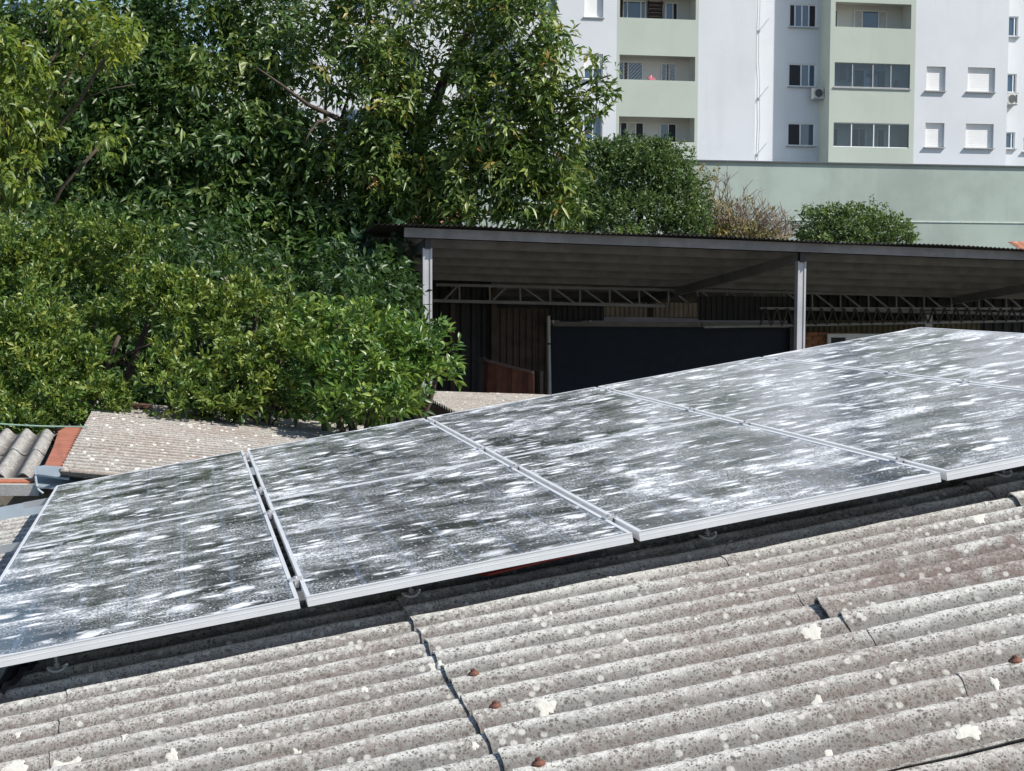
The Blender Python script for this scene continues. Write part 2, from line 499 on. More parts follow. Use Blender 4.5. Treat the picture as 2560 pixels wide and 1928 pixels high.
# clean grey sheet ends where a repair strip shows
# droppings and pale crusts on the sheets
drops = [(1.555,-.256,28),(1.693,-.209,16),(1.871,-.383,24),(1.306,-.501,26),(1.47,-1.082,24),(1.458,-1.409,12),(1.785,-.66,24),(1.785,-.72,26),
 (2.725,-.521,26),(2.492,-.828,24),(2.278,-1.262,30),(2.008,-1.413,34),(2.487,-1.151,34),(2.443,-1.289,20),(1.899,-1.705,22),(2.145,-1.809,30),
 (2.195,-.931,30),(.738,-.378,14),(.781,-.661,26),(.921,-.507,14),(.718,-.819,34),(.614,-.791,18),(.353,-.663,46),(.236,-.626,34),(1.207,-.313,18),
 (1.801,-1.589,24),(3.072,-.165,34),(2.402,-.57,26),(2.426,-.735,20),(1.339,-.08,14),(1.62,-.87,14),(1.1,-.62,12),(.9,-.95,16),(2.05,-.3,18),(2.62,-.25,20),(1.98,-1.16,14),(2.3,-.2,10)]
rr = random.Random(3)
for k in range(26):
    drops.append((rr.uniform(.0, 3.3), rr.uniform(-2, .2), rr.uniform(5, 13)))
for (u, v, sz) in drops:
    # keep inside one sheet
    m = MB(); r0 = sz / 760.0 * .9
    nA, nR = 30, 4; r0 *= (.85 if sz < 25 else .72)
    q1, q2, q3 = rr.random() * 6.3, rr.random() * 6.3, rr.random() * 6.3
    rad = [r0 * (.78 + .16 * math.sin(3 * 6.283 * a / nA + q1) + .12 * math.sin(5 * 6.283 * a / nA + q2) + .10 * math.sin(9 * 6.283 * a / nA + q3) + rr.uniform(-.07, .07)) for a in range(nA)]
    drip = rr.choice([0, 0, 1.0, 1.6])
    vv = [rp(u, v, top_h(u, v) + .0016)]; ff = []
    for r in range(1, nR + 1):
        for a in range(nA):
            an = 2 * math.pi * a / nA
            du = math.cos(an) * rad[a] * r / nR * (1.25 if sz > 20 else 1); dv = math.sin(an) * rad[a] * r / nR * .95
            if dv < 0 and abs(du) < r0 * .35: dv *= 1 + drip * .6
            hh = top_h(u + du, v + dv)
            vv.append(rp(u + du, v + dv, hh + (.0016 if r < nR else -.0002)))
    for a in range(nA): ff.append((0, 1 + a, 1 + (a + 1) % nA))
    for r in range(nR - 1):
        for a in range(nA):
            q = 1 + r * nA; b = (a + 1) % nA
            ff.append((q + a, q + nA + a, q + nA + b, q + b))
    m.add(vv, ff)
    m.build("bird_dropping", M_drop, roof, smooth=True)
# rusty roof screws with washers
scr = MB(); scr.tube([(0, 0, -.004), (0, 0, .001), (0, 0, .004), (0, 0, .0065)], [.017, .0165, .012, .008], 18); scr.cyl((0, 0, .0095), (0, 0, 1), .0065, .006, 6)
scr_me = local_mesh("roof_screw", scr, M_rust)
for (u, k) in [(1.365, 4), (1.36, 6), (1.36, 9), (2.43, 9), (1.37, 13)]:
    v = VC0 - PIT * k
    inst("roof_screw", scr_me, roof, roofM(u, v + .004, top_h(u, v) + .001))
# walls that carry the roof
wl = MB()
for (a, b) in (((-1.15, -4.2), (5.2, -4.2)), ((-1.15, 4.0), (5.2, 4.0)), ((-1.15, -4.2), (-1.15, 4.0)), ((5.2, -4.2), (5.2, 4.0))):
    A = rp(*a, HC - AMP * 2 - .02); B = rp(*b, HC - AMP * 2 - .02)
    d = (B - A).normalized(); sd = Vector((-d.y, d.x, 0)).normalized() * .08
    A0 = Vector((A.x, A.y, 0)); B0 = Vector((B.x, B.y, 0))
    wl.hexa([A0 - sd, B0 - sd, B0 + sd, A0 + sd, A - sd, B - sd, B + sd, A + sd])
wl.build("wall", M_wall_lo, roof)
for v in (-3.6, -2.2, -.8, .9, 2.5, 3.9):
    m = MB(); m.bar(rp(-1.1, v, HC - AMP * 2 - .035), rp(5.2, v, HC - AMP * 2 - .035), .05, .05, N); m.build("roof_batten", M_brown, roof)

# ------------------------------------------------------------------ solar panels
UL = [0.0, 1.024, 2.041, 3.056, 4.078]; UR = [1.002, 2.021, 3.036, 4.058, 5.118]
def vbot(u): return .032 - .0195 * u
VMN = [2.066, 2.066, 2.050, 2.066, 2.045]      # far edge of the near row
def vtopr(c, u): return (4.085 + .085 * (u / 1.0)) if c == 0 else (4.15 + .01 * (u - 1)) if c < 4 else 4.175 + .045 * (u - 4.08)
pos_words = [
 ["near row solar panel cut off by the picture's left edge, above the black conduit",
  "near row solar panel above the sliver of red board",
  "near row solar panel in the middle of its row, above the brown board",
  "near row solar panel, right of the middle one, cut by the right edge",
  "near row solar panel at the far right end, mostly outside the picture"],
 ["far row solar panel at the left end beside the grey gutter, with pale spots",
  "far row solar panel, second from the left, below the leafy bushes",
  "far row solar panel in the middle, in front of the small roof and brown boards",
  "far row solar panel in front of the dark doorway of the shed",
  "far row solar panel at the right end, its corner under the steel posts"]]
ce = MB(); ch = .1
pts = [(-.5 + ch, -.5), (.5 - ch, -.5), (.5, -.5 + ch), (.5, .5 - ch), (.5 - ch, .5), (-.5 + ch, .5), (-.5, .5 - ch), (-.5, -.5 + ch)]
ce.add([(x, y, -.5) for x, y in pts] + [(x, y, .5) for x, y in pts], [tuple(range(8))[::-1], tuple(range(8, 16))] + [(a, (a + 1) % 8, 8 + (a + 1) % 8, 8 + a) for a in range(8)])
cell_me = local_mesh("solar_cell", ce, M_cell)
TH = .031
def bil(c4, a, b):      # c4: (u,v) of bl, br, tr, tl
    (x0, y0), (x1, y1), (x2, y2), (x3, y3) = c4
    return ((1 - a) * (1 - b) * x0 + a * (1 - b) * x1 + a * b * x2 + (1 - a) * b * x3,
            (1 - a) * (1 - b) * y0 + a * (1 - b) * y1 + a * b * y2 + (1 - a) * b * y3)
def make_panel(c, row):
    uL, uR = UL[c], UR[c]
    if row == 0:
        c4 = [(uL, vbot(uL)), (uR, vbot(uR)), (uR, VMN[c]), (uL, VMN[c] + .003)]
    else:
        c4 = [(uL, VMN[c] + .016), (uR, VMN[c] + .013), (uR, vtopr(c, uR)), (uL, vtopr(c, uL))]
    dz = 0.0
    root = thing("solar_panel", pos_words[row][c], "solar panel", roofM(c4[0][0], c4[0][1], -TH), "solar panels on the foreground roof")
    W_ = c4[1][0] - c4[0][0]; L_ = c4[3][1] - c4[0][1]
    lip = .0125
    ea, eb = lip / W_, lip / L_
    P = lambda a, b, h: rp(*bil(c4, a, b), h)
    fr = MB()
    # long and short bars, mitre free: near/far bars full width, sides butt between
    def bar4(a0, b0, a1, b1, top, bot):
        fr.hexa([P(a0, b0, bot), P(a1, b0, bot), P(a1, b1, bot), P(a0, b1, bot), P(a0, b0, top), P(a1, b0, top), P(a1, b1, top), P(a0, b1, top)])
    g_ = .0011 / L_
    for (b0, b1, out) in ((0, eb, -1), (1 - eb, 1, 1)):
        bar4(0, b0, 1, b1, 0, -.0022)
        if out < 0:
            bar4(.0006, b0 + g_, .9994, b1, -.0022, -.0135); bar4(0, b0, 1, b1, -.0135, -.0152); bar4(.0003, b0 + g_ * .4, .9997, b1, -.0152, -TH)
        else:
            bar4(.0006, b0, .9994, b1 - g_, -.0022, -.0135); bar4(0, b0, 1, b1, -.0135, -TH)
    g2 = .0011 / W_
    bar4(0, eb, ea, 1 - eb, 0, -.0022); bar4(g2, eb, ea, 1 - eb, -.0022, -.0135); bar4(0, eb, ea, 1 - eb, -.0135, -TH)
    bar4(1 - ea, eb, 1, 1 - eb, 0, -.0022); bar4(1 - ea, eb, 1 - g2, 1 - eb, -.0022, -.0135); bar4(1 - ea, eb, 1, 1 - eb, -.0135, -TH)
    fr.build("frame", M_alu, root)
    bs = MB(); bs.hexa([P(ea, eb, -.0075), P(1 - ea, eb, -.0075), P(1 - ea, 1 - eb, -.0075), P(ea, 1 - eb, -.0075),
                        P(ea, eb, -.0060), P(1 - ea, eb, -.0060), P(1 - ea, 1 - eb, -.0060), P(ea, 1 - eb, -.0060)])
    bs.build("backsheet", M_back, root)
    gs = MB(); us = []
    cor = [(ea, eb), (1 - ea, eb), (1 - ea, 1 - eb), (ea, 1 - eb)]
    for h in (-.0036, -.0012):
        for a, b in cor:
            us.append(tuple(x * S for x in bil(c4, a, b)))
    gs.add([P(a, b, -.0036) for a, b in cor] + [P(a, b, -.0012) for a, b in cor], [(4, 5, 6, 7), (0, 1, 5, 4), (1, 2, 6, 5), (2, 3, 7, 6), (3, 0, 4, 7)])
    gs.uv = us
    gs.build("glass_pane", M_glass, root)
    # cells: 6 columns, 12 rows, wider break at the middle
    mu, mv = .018, .018
    cw = (W_ - 2 * mu) / 6; cl_ = (L_ - 2 * mu - .012) / 12
    for a in range(6):
        for b in range(12):
            uu = mu + cw * (a + .5); vv_ = mv + cl_ * (b + .5) + (.012 if b >= 6 else 0)
            p = P(uu / W_, vv_ / L_, -.0049)
            m = MR.copy(); m.translation = p
            m = m @ Matrix.Diagonal(((cw - .0120) * S, (cl_ - .0055) * S, .0012 * S, 1))
            inst("solar_cell", cell_me, root, m)
    return root
for row in (0, 1):
    for c in range(5):
        make_panel(c, row)

# rails with clamps and hanger bolts
RV = [.29, 1.735, 2.462, 3.885]
rail_lab = ["aluminium mounting rail nearest the camera, under the near edge of the panels",
            "aluminium mounting rail under the upper half of the near panel row",
            "aluminium mounting rail with its end sticking out left of the panels, under the middle seam",
            "aluminium mounting rail along the far top edge of the panels, its end near the gutter"]
for k, v in enumerate(RV):
    ue = -.02 if k < 2 else -.16
    root = thing("mounting_rail", rail_lab[k], "mounting rail", roofM(ue, v, -TH - .035), "rails under the solar panels")
    m = MB()
    a, b = rp(ue, v, -TH - .0185), rp(5.19, v, -TH - .0185)
    m.bar(a - G * .013, b - G * .013, .006, .035, N); m.bar(a + G * .013, b + G * .013, .006, .035, N); m.bar(a - N * .0145, b - N * .0145, .020, .006, N)
    m.build("rail_profile", M_rail, root)
    for gi in range(4):
        uc = (UR[gi] + UL[gi + 1]) / 2
        m = MB(); wd = UL[gi + 1] - UR[gi]
        m.box(rp(uc, v, .0022), Rd, G, N, (wd + .018) * S, .055, .004)
        m.box(rp(uc, v, -.011), Rd, G, N, wd * S * .55, .055, .024)
        m.cyl(rp(uc, v, .008), N, .0065, .008, 6)
        m.build("mid_clamp", M_steel_lt, root)
    for uc in ((.27, 1.36, 2.35, 3.42, 4.4) if k == 0 else (.3, 1.4, 2.4, 3.4, 4.4)):
        # nearest crest
        kk = round((v - VC0) / PIT); vc = VC0 + PIT * kk
        m = MB(); hb = top_h(uc, vc)
        m.cyl((rp(uc, vc, hb) + rp(uc, vc, -TH - .03)) / 2, N, .0055, (rp(uc, vc, hb) - rp(uc, vc, -TH - .03)).length, 8)
        m.cyl(rp(uc, vc, hb + .012), N, .011, .008, 6)
        hbolt = m.build("hanger_bolt", M_steel_lt, root)
        rg = MB()
        ptsr = []
        for q in range(13):
            an = 2 * math.pi * (q / 12) * .92
            ptsr.append(rp(uc + math.cos(an) * .028, vc + math.sin(an) * .024, top_h(uc + math.cos(an) * .028, vc + math.sin(an) * .024) + .006))
        rg.tube(ptsr, .0048, 7)
        rg.build("wire_ring", M_alu, hbolt)
        if abs(vc - v) > .02:
            m2 = MB(); m2.bar(rp(uc, vc, -TH - .03), rp(uc, v, -TH - .03), .03, .005, N); m2.build("foot_plate", M_rail, hbolt)

# red board and brown board on the roof under the panels
m = MB(); RB = [(1.60, .225, -.088), (2.03, .175, -.062), (2.03, .80, -.060), (1.30, .80, -.088)]; m.hexa([rp(u, v, h - .006) for u, v, h in RB] + [rp(*q) for q in RB])
tag(m.build("red_board", M_red), "thin red sheet lying on the roof in the shade under the second near panel", "board")
m = MB(); m.hexa([rp(2.75, .62, -.098), rp(3.02, .62, -.098), rp(3.05, 1.1, -.098), rp(2.7, 1.1, -.098), rp(2.75, .62, -.085), rp(3.02, .62, -.085), rp(3.05, 1.1, -.085), rp(2.7, 1.1, -.085)])
tag(m.build("brown_board", M_brown), "brown wooden board lying in the shade under the middle near panel", "board")
# black conduit leaving the array at the left
CU = (.21, .055); CV = (.60, -.06)
for k, (off, r) in enumerate(((0, .019), (.05, .010))):
    m = MB(); pts_ = []
    for q in range(15):
        s_ = q / 14
        u = CU[0] + (CU[1] - CU[0]) * s_ + off * .55; v = CV[0] + (CV[1] - CV[0]) * s_ ** 1.1 - off
        pts_.append(rp(u, v, max(wave(v), HC - .012) + .016 + (1 - s_) * .012))
    m.tube(pts_, r, 10)
    tag(m.build("black_cable", M_black, smooth=True), ["thick black conduit coming out under the leftmost near panel", "thin black cable beside the thick conduit under the leftmost near panel"][k], "cable", "black cables at the lower left")

# ================================================================== roofs left of the panels
def wavy(fn, nu, nv, s0, s1, t0, t1, thick, name, mat, parent, smooth=True, axis_t_samples=None):
    """fn(s,t)->Vector, with t across the waves"""
    vv = []; ff = []; uvs = []
    W = nv + 1; H = (nu + 1) * W
    for top in (1, 0):
        for a in range(nu + 1):
            for b in range(nv + 1):
                uvs.append((s0 + (s1 - s0) * a / nu, (t0 + (t1 - t0) * b / nv) / .177))
                p = fn(s0 + (s1 - s0) * a / nu, t0 + (t1 - t0) * b / nv)
                vv.append(p if top else p - Vector((0, 0, thick)))
    for a in range(nu):
        for b in range(nv):
            q = a * W + b
            ff.append((q, q + W, q + W + 1, q + 1)); ff.append((H + q, H + q + 1, H + q + W + 1, H + q + W))
    for b in range(nv):
        ff.append((b, b + 1, H + b + 1, H + b)); q = nu * W + b; ff.append((q + 1, q, H + q, H + q + 1))
    for a in range(nu):
        q = a * W; ff.append((q + W, q, H + q, H + q + W)); q += nv; ff.append((q, q + W, H + q + W, H + q))
    m = MB(); m.add(vv, ff, uvs)
    o = m.build(name, mat, parent, smooth=smooth)
    try: o.data.set_sharp_from_angle(angle=math.radians(50))
    except Exception: pass
    return o

# neighbour roof falling to the right
NL0 = at(158, 1172, 10.2); NL1 = at(245, 1006, 15.6)
ng = (NL1 - NL0); ngl = ng.length; ng.normalize()
nr = Vector((ng.y, -ng.x, 0)).normalized()
def nfn(s, t):      # s along slope to the right, t along ridge
    p = NL0 + ng * t + nr * s
    p.z += -s * math.tan(math.radians(6.6)) + .022 * math.cos(2 * math.pi * t / .177)
    return p
nroof = thing("neighbour_roof", "low old fibre cement roof with beige crust left behind the panels", "roof", NL0)
for a in range(4):
    for b in range(4):
        t0 = -.35 + b * (ngl + .35) / 4; t1 = -.35 + (b + 1) * (ngl + .35) / 4
        dz = .004 * (3 - a) + .003 * (b % 2)
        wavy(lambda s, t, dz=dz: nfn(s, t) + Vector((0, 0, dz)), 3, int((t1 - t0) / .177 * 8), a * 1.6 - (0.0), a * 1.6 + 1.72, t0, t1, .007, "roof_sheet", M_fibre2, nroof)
m = MB()
for (s_, t_) in ((.02, ngl - .55), (.62, ngl - .62)):
    m = MB(); p = nfn(s_ + .3, t_); m.box(p + Vector((0, 0, .03)), nr, ng, Vector((0, 0, 1)), .42, .34, .018); m.build("patch", M_brown, nroof)
m = MB(); A = nfn(.1, -.2); B = nfn(6.3, -.2); A2 = nfn(.1, ngl - .1); B2 = nfn(6.3, ngl - .1)
for P_, Q_ in ((A, B), (A2, B2), (A, A2), (B, B2)):
    P_ = P_ - Vector((0, 0, .08)); Q_ = Q_ - Vector((0, 0, .08)); P0 = Vector((P_.x, P_.y, 0)); Q0 = Vector((Q_.x, Q_.y, 0)); d = (Q0 - P0).normalized(); sd = Vector((-d.y, d.x, 0)) * .07
    m.hexa([P0 - sd, Q0 - sd, Q0 + sd, P0 + sd, P_ - sd, Q_ - sd, Q_ + sd, P_ + sd])
m.build("wall", M_wall_lo, nroof)

# rust red flashing
m = MB()
f_pts = [at(110, 1167, 10.3), at(163, 1167, 10.3), at(190, 1122, 11.6), at(217, 1070, 13.4), at(172, 1064, 13.5), at(146, 1078, 13.0), at(133, 1118, 11.7)]
low = [p - Vector((0, 0, .012)) for p in f_pts]
n_ = len(f_pts)
m.add(f_pts + low, [tuple(range(n_)), tuple(range(n_, 2 * n_))[::-1]] + [(i, n_ + i, n_ + (i + 1) % n_, (i + 1) % n_) for i in range(n_)])
tag(m.build("flashing_sheet", M_rustpaint), "flat rust red metal flashing between the grey wavy roof and the beige crusted roof", "flashing")

# grey wavy roof at the left
GA = at(-60, 1200, 10.4); 
gdir = (at(117, 1082, 13.2) - at(56, 1192, 10.5)); gdir.normalize()
gside = Vector((1, -.12, 0)).normalized()
GL = 3.0
def gfn(s, t):
    p = at(56, 1192, 10.5) + gdir * s + gside * (t) ; p.z += .027 * math.cos(2 * math.pi * t / .177) 
    return p
groof = thing("wavy_roof", "small grey wavy fibre cement roof at the left edge of the picture", "roof", at(56, 1192, 10.5))
for k in range(3):
    t1 = .075 - k * 1.02; t0 = t1 - 1.06
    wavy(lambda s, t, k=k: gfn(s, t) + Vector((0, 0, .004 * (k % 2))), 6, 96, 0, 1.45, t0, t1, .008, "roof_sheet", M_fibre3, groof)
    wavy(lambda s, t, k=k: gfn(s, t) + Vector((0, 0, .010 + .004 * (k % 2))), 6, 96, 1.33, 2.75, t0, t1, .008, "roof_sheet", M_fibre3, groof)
m = MB(); P_ = gfn(2.6, .05); Q_ = gfn(2.6, -3.0)
for P_, Q_ in ((gfn(2.6, .05), gfn(2.6, -3.0)), (gfn(.15, .05), gfn(2.6, .05))):
    P_ = P_ - Vector((0, 0, .09)); Q_ = Q_ - Vector((0, 0, .09)); P0 = Vector((P_.x, P_.y, 0)); Q0 = Vector((Q_.x, Q_.y, 0)); d = (Q0 - P0).normalized(); sd = Vector((-d.y, d.x, 0)) * .06
    m.hexa([P0 - sd, Q0 - sd, Q0 + sd, P0 + sd, P_ - sd, Q_ - sd, Q_ + sd, P_ + sd])
m.build("wall", M_wall_lo, groof)

# concrete edge with orange sealant below it
root = thing("concrete_parapet", "grey concrete roof edge with an orange sealant line at the left edge", "parapet", at(40, 1236, 10.0))
a, b = at(-220, 1221, 10.0), at(106, 1222, 10.0)
m = MB(); m.bar(a, b, .16, .072); m.build("edge_beam", M_conc, root)
m = MB(); m.bar(at(-220, 1201, 10.05), at(84, 1204, 10.05), .14, .012); m.build("sealant_strip", M_orange, root)
m = MB(); P0 = a.copy(); Q0 = b.copy(); P0.z = 0; Q0.z = 0
P0.y += .25; Q0.y += .25; PT = P0.copy(); QT = Q0.copy(); PT.z = a.z + .03; QT.z = b.z + .03; sd = Vector((0, .07, 0))
m.hexa([P0 - sd, Q0 - sd, Q0 + sd, P0 + sd, PT - sd, QT - sd, QT + sd, PT + sd]); m.build("wall", M_wall_lo, root)
m = MB(); m.tube([at(88, 1190, 9.93), at(91, 1212, 9.92), at(97, 1226, 9.9), at(108, 1234, 9.9)], .009, 8); m.build("drip_edge", M_galv, root)

# light blue grey flashing leading behind the panels
m = MB()
tp = [at(84, 1168, 10.25), at(110, 1163, 10.3), at(190, 1170, 10.25), at(300, 1186, 10.2), at(300, 1215, 9.95), at(180, 1222, 9.9), at(92, 1216, 9.9)]
lo_ = [p - Vector((0, 0, .012)) for p in tp]; n_ = len(tp)
m.add(tp + lo_, [tuple(range(n_)), tuple(range(n_, 2 * n_))[::-1]] + [(i, n_ + i, n_ + (i + 1) % n_, (i + 1) % n_) for i in range(n_)])
froot = thing("valley_flashing", "pale blue grey bent metal flashing at the panels' top left corner", "flashing", at(180, 1200, 10))
m.build("flashing_plate", M_galv, froot)
m = MB(); A = at(92, 1176, 10.1); B = at(182, 1180, 10.08); C_ = at(172, 1201, 9.9); D_ = at(94, 1190, 9.95)
up = Vector((0, 0, .03)); m.hexa([D_, C_, B, A, D_ + up * .4, C_ + up * .4, B + up, A + up]); m.build("folded_tab", M_galv, froot)

# gutter along the far end of the main roof
gut = thing("roof_gutter", "dull blue grey gutter below the concrete roof edge at the left", "gutter", rp(-.5, 4.2, -.2))
m = MB()
prof = [(4.02, -.135), (4.07, -.205), (4.20, -.235), (4.36, -.215), (4.40, -.10), (4.44, -.10)]
vv = []; ff = []
us_ = [-1.4, -.6, -.3, .0, .6, 2.0, 4.0]
for u in us_:
    for (v, h) in prof: vv.append(rp(u, v, h))
for u in us_:
    for (v, h) in prof: vv.append(rp(u, v, h - .004))
k = len(prof); H = len(us_) * k
for a in range(len(us_) - 1):
    for b in range(k - 1):
        q = a * k + b; ff.append((q, q + k, q + k + 1, q + 1)); ff.append((H + q, H + q + 1, H + q + k + 1, H + q + k))
m.add(vv, ff); m.build("gutter_channel", M_galv, gut)
for (u0, u1) in ((-.55, -.30), (-.22, .02)):
    m = MB(); m.hexa([rp(u0, 4.0, -.13), rp(u1, 4.02, -.13), rp(u1, 4.12, -.16), rp(u0, 4.16, -.16), rp(u0, 4.0, -.125), rp(u1, 4.02, -.125), rp(u1, 4.12, -.155), rp(u0, 4.16, -.155)])
    m.build("gutter_strap", M_galv, gut)

# thin green washing line
m = MB(); pl = [at(-40 + q * 26, 1057 + q * 1.0 + 3 * math.sin(q / 10 * math.pi), 12.6) for q in range(11)]
m.tube(pl, .006, 6)
M_wire = plain("green_wire", (.28, .42, .34), .6)
tag(m.build("washing_line", M_wire), "thin pale green wire stretched above the small wavy roof", "wire")

# ================================================================== small roof by the shed
sr = thing("small_roof", "small sunlit fibre cement roof with a ragged edge in front of the shed's brown boards", "roof", at(1140, 1030, 18.3))
A = at(1142, 1034, 18.3); B = at(1038, 981, 21.6); sg = (B - A); sgl = sg.length; sg.normalize(); sg2 = sg
srr = Vector((sg.y, -sg.x, 0)).normalized()
def sfn(s, t):
    p = A + sg * t + srr * s; p.z += s * -.045 + .024 * math.cos(2 * math.pi * t / .177); return p
for a in range(3):
    for b in range(3):
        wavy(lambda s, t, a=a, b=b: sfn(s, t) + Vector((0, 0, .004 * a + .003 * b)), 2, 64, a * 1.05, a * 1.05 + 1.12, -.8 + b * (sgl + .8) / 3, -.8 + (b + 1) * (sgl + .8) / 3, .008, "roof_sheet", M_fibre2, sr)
m = MB()
for P_, Q_ in ((sfn(.05, -.7), sfn(.05, sgl - .05)), (sfn(.05, sgl - .05), sfn(3, sgl - .05)), (sfn(.05, -.7), sfn(3, -.7))):
    P_ = P_ - Vector((0, 0, .04)); Q_ = Q_ - Vector((0, 0, .04)); P0 = Vector((P_.x, P_.y, 0)); Q0 = Vector((Q_.x, Q_.y, 0)); d = (Q0 - P0).normalized(); sd = Vector((-d.y, d.x, 0)) * .06
    m.hexa([P0 - sd, Q0 - sd, Q0 + sd, P0 + sd, P_ - sd, Q_ - sd, Q_ + sd, P_ + sd])
m.build("wall", M_wall_brick, sr)

# ================================================================== open shed
YL, YR = 22.0, 23.6
def shedY(px): return YL + (px - 1075) / (2015 - 1075) * (YR - YL)
E0 = at(1010, 581, shedY(1010)); E1 = at(2560, 640, shedY(2560))
ed = (E1 - E0).normalized(); eh = Vector((ed.x, ed.y, 0)).normalized()
back = Vector((-eh.y, eh.x, 0))                       # away from the camera
TANR = 0.105                                           # roof falls to the back
shed = thing("open_shed", "large open sided steel shed with dark corrugated roof and lattice truss", "shed", Vector((E0.x, E0.y, 0)))
def sp(a, d, z=0.0):        # a metres along eave from left post side, d metres back, z above fascia centre line
    return E0 + ed * a + back * d + Vector((0, 0, z - TANR * d))
SL = 14.5
m = MB(); m.bar(sp(0, 0), sp(SL, 0), .05, .135); 
m.build("fascia_beam", plain("grey_fascia_steel", (.21, .20, .20), .55, .1, .2, 3), shed)
PITM = .076
def roofz(a): return .085 + .0125 * math.cos(2 * math.pi * a / PITM)
na = 13
wsh = SL + .5
for k in range(na):
    a0 = -.45 + k * wsh / na; a1 = a0 + wsh / na + .04
    n = int((a1 - a0) / PITM * 6)
    def fn(s, t, k=k): return sp(t, s, roofz(t) + .003 * (k % 2) + .012 * (1 - (s / 12)) * math.sin(t * 1.7))
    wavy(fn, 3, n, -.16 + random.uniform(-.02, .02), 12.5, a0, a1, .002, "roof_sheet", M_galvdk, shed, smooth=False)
for d in (1.0, 2.0, 3.0, 4.0, 5.1, 6.3, 7.5, 8.7, 9.9, 11.1):
    m = MB(); x0 = -.35 if d < 2 else 0
    m.bar(sp(x0, d, .0), sp(SL, d, .0), .045, .12); m.bar(sp(x0, d + .04, -.055), sp(SL, d + .04, -.055), .05, .01)
    pu = m.build("purlin", M_steel, shed)
    m = MB(); m.bar(sp(x0, d - .02, -.067), sp(SL, d - .02, -.067), .02, .012); m.build("flange", M_truss, pu)
def apos(px, Yd=0):     # metres along the eave for a picture column on the front line
    best = None
    lo, hi = -3, 20
    for _ in range(50):
        mid = (lo + hi) / 2; P = E0 + ed * mid + back * Yd
        x = 1280 + FPX * (P - Vector((0, 0, CAMZ))).dot(R2) / (P - Vector((0, 0, CAMZ))).dot(Fv)
        if x < px: lo = mid
        else: hi = mid
    return lo
aL, aR = apos(1072), apos(2012)
cols = [aL, aR, aR + (aR - aL)]
for a in cols:
    m = MB(); top = sp(a, .12, -.19); base = Vector((top.x, top.y, 0))
    m.bar(base, top, .135, .06, back)
    for s_ in (-.052, .052):
        m.box((base + top) / 2 + eh * s_ - back * .036, eh, back, Vector((0, 0, 1)), .03, .012, (top - base).length)
    m.box((base + top) / 2 + back * .06, eh, back, Vector((0, 0, 1)), .11, .06, (top - base).length)
    colm = m.build("column", M_steel_lt, shed)
    m = MB(); m.box(sp(a, .1, -.12), eh, back, Vector((0, 0, 1)), .09, .09, .17); m.build("bracket", M_black, shed)
    m = MB(); m.bar(sp(a, .1, -.14), sp(a, 12.3, -.14), .07, .15); m.build("rafter", M_steel, shed)
# lattice truss
TD = 5.2
def tline(px, py, d=TD):
    a = apos(px, d); P = E0 + ed * a + back * d
    return at(px, py, P.y)
T0u, T1u = tline(1090, 712), tline(2700, 748); T0l, T1l = tline(1000, 750), tline(2700, 789)
tr_ = MB()
def tl(A_, B_, px):
    # point at column px on line A-B in 3D (param by projected x)
    lo, hi = -.5, 1.5
    for _ in range(40):
        mid = (lo + hi) / 2; P = A_ + (B_ - A_) * mid
        x = 1280 + FPX * (P - Vector((0, 0, CAMZ))).dot(R2) / (P - Vector((0, 0, CAMZ))).dot(Fv)
        if x < px: lo = mid
        else: hi = mid
    return A_ + (B_ - A_) * lo
trs = thing("lattice_truss", "long grey steel lattice truss crossing the shed below its roof", "truss", (T0l + T1l) / 2)
m = MB(); m.bar(T0u, T1u, .06, .05); m.build("chord", M_truss, trs)
m = MB(); m.bar(T0l, T1l, .06, .055); m.build("chord", M_truss, trs)
x = 1100; step = 76; i = 0
xs = [1100]
while xs[-1] < 2680: xs.append(xs[-1] + (76 - 9 * (xs[-1] - 1100) / 1460))
for i, x in enumerate(xs[:-1]):
    m = MB(); m.bar(tl(T0u, T1u, x + 48), tl(T0l, T1l, x + 49), .03, .03, eh); m.build("web_post", M_truss, trs)
    x1 = xs[i + 1]
    m = MB()
    if i in (0, 1): m.bar(tl(T0l, T1l, x + (52 if i == 1 else 8)), tl(T0u, T1u, x + (92 if i == 1 else 46)), .028, .03, eh)
    else: m.bar(tl(T0u, T1u, x + 55), tl(T0l, T1l, x1 + 38), .03, .03, eh)
    m.build("web_diagonal", M_truss, trs)
# short pale post carrying the truss
tp_ = tline(2317, 788)
m = MB(); b_ = tp_.copy(); b_.z = 0; m.bar(b_, tp_, .15, .16, back); m.box(tp_ - Vector((0, 0, .0)), eh, back, Vector((0, 0, 1)), .16, .14, .02)
m.build("post", M_steel_lt, shed)
# side cladding and rear enclosure
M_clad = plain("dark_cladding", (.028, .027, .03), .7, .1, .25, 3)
M_clad_l = plain("rusty_cladding", (.065, .045, .037), .75, .1, .3, 4)
def clad(p0, p1, z0, z1, name, mat, parent, pit=.19, amp=.018):
    d = (p1 - p0); L = d.length; d.normalize(); nn = Vector((-d.y, d.x, 0))
    n = max(4, int(L / pit * 6)); vv = []; ff = []
    for i in range(n + 1):
        x = L * i / n; ph = (x / pit) % 1
        o_ = amp * (1 if ph < .5 else -1)
        q = p0 + d * x + nn * o_
        vv.append((q.x, q.y, z0)); vv.append((q.x, q.y, z1))
    for i in range(n): ff.append((2 * i, 2 * i + 2, 2 * i + 3, 2 * i + 1))
    k = len(vv); vv += [(v[0] + nn.x * .004, v[1] + nn.y * .004, v[2]) for v in vv]
    for i in range(n): ff.append((k + 2 * i, k + 2 * i + 1, k + 2 * i + 3, k + 2 * i + 2))
    return MB().add(vv, ff).build(name, mat, parent)
def gp(px, Y): 
    p = at(px, 800, Y); p.z = 0; return p
bb = thing("shed_back_building", "dark corrugated metal clad building with a wide dark doorway inside the shed", "building", gp(1400, 30))
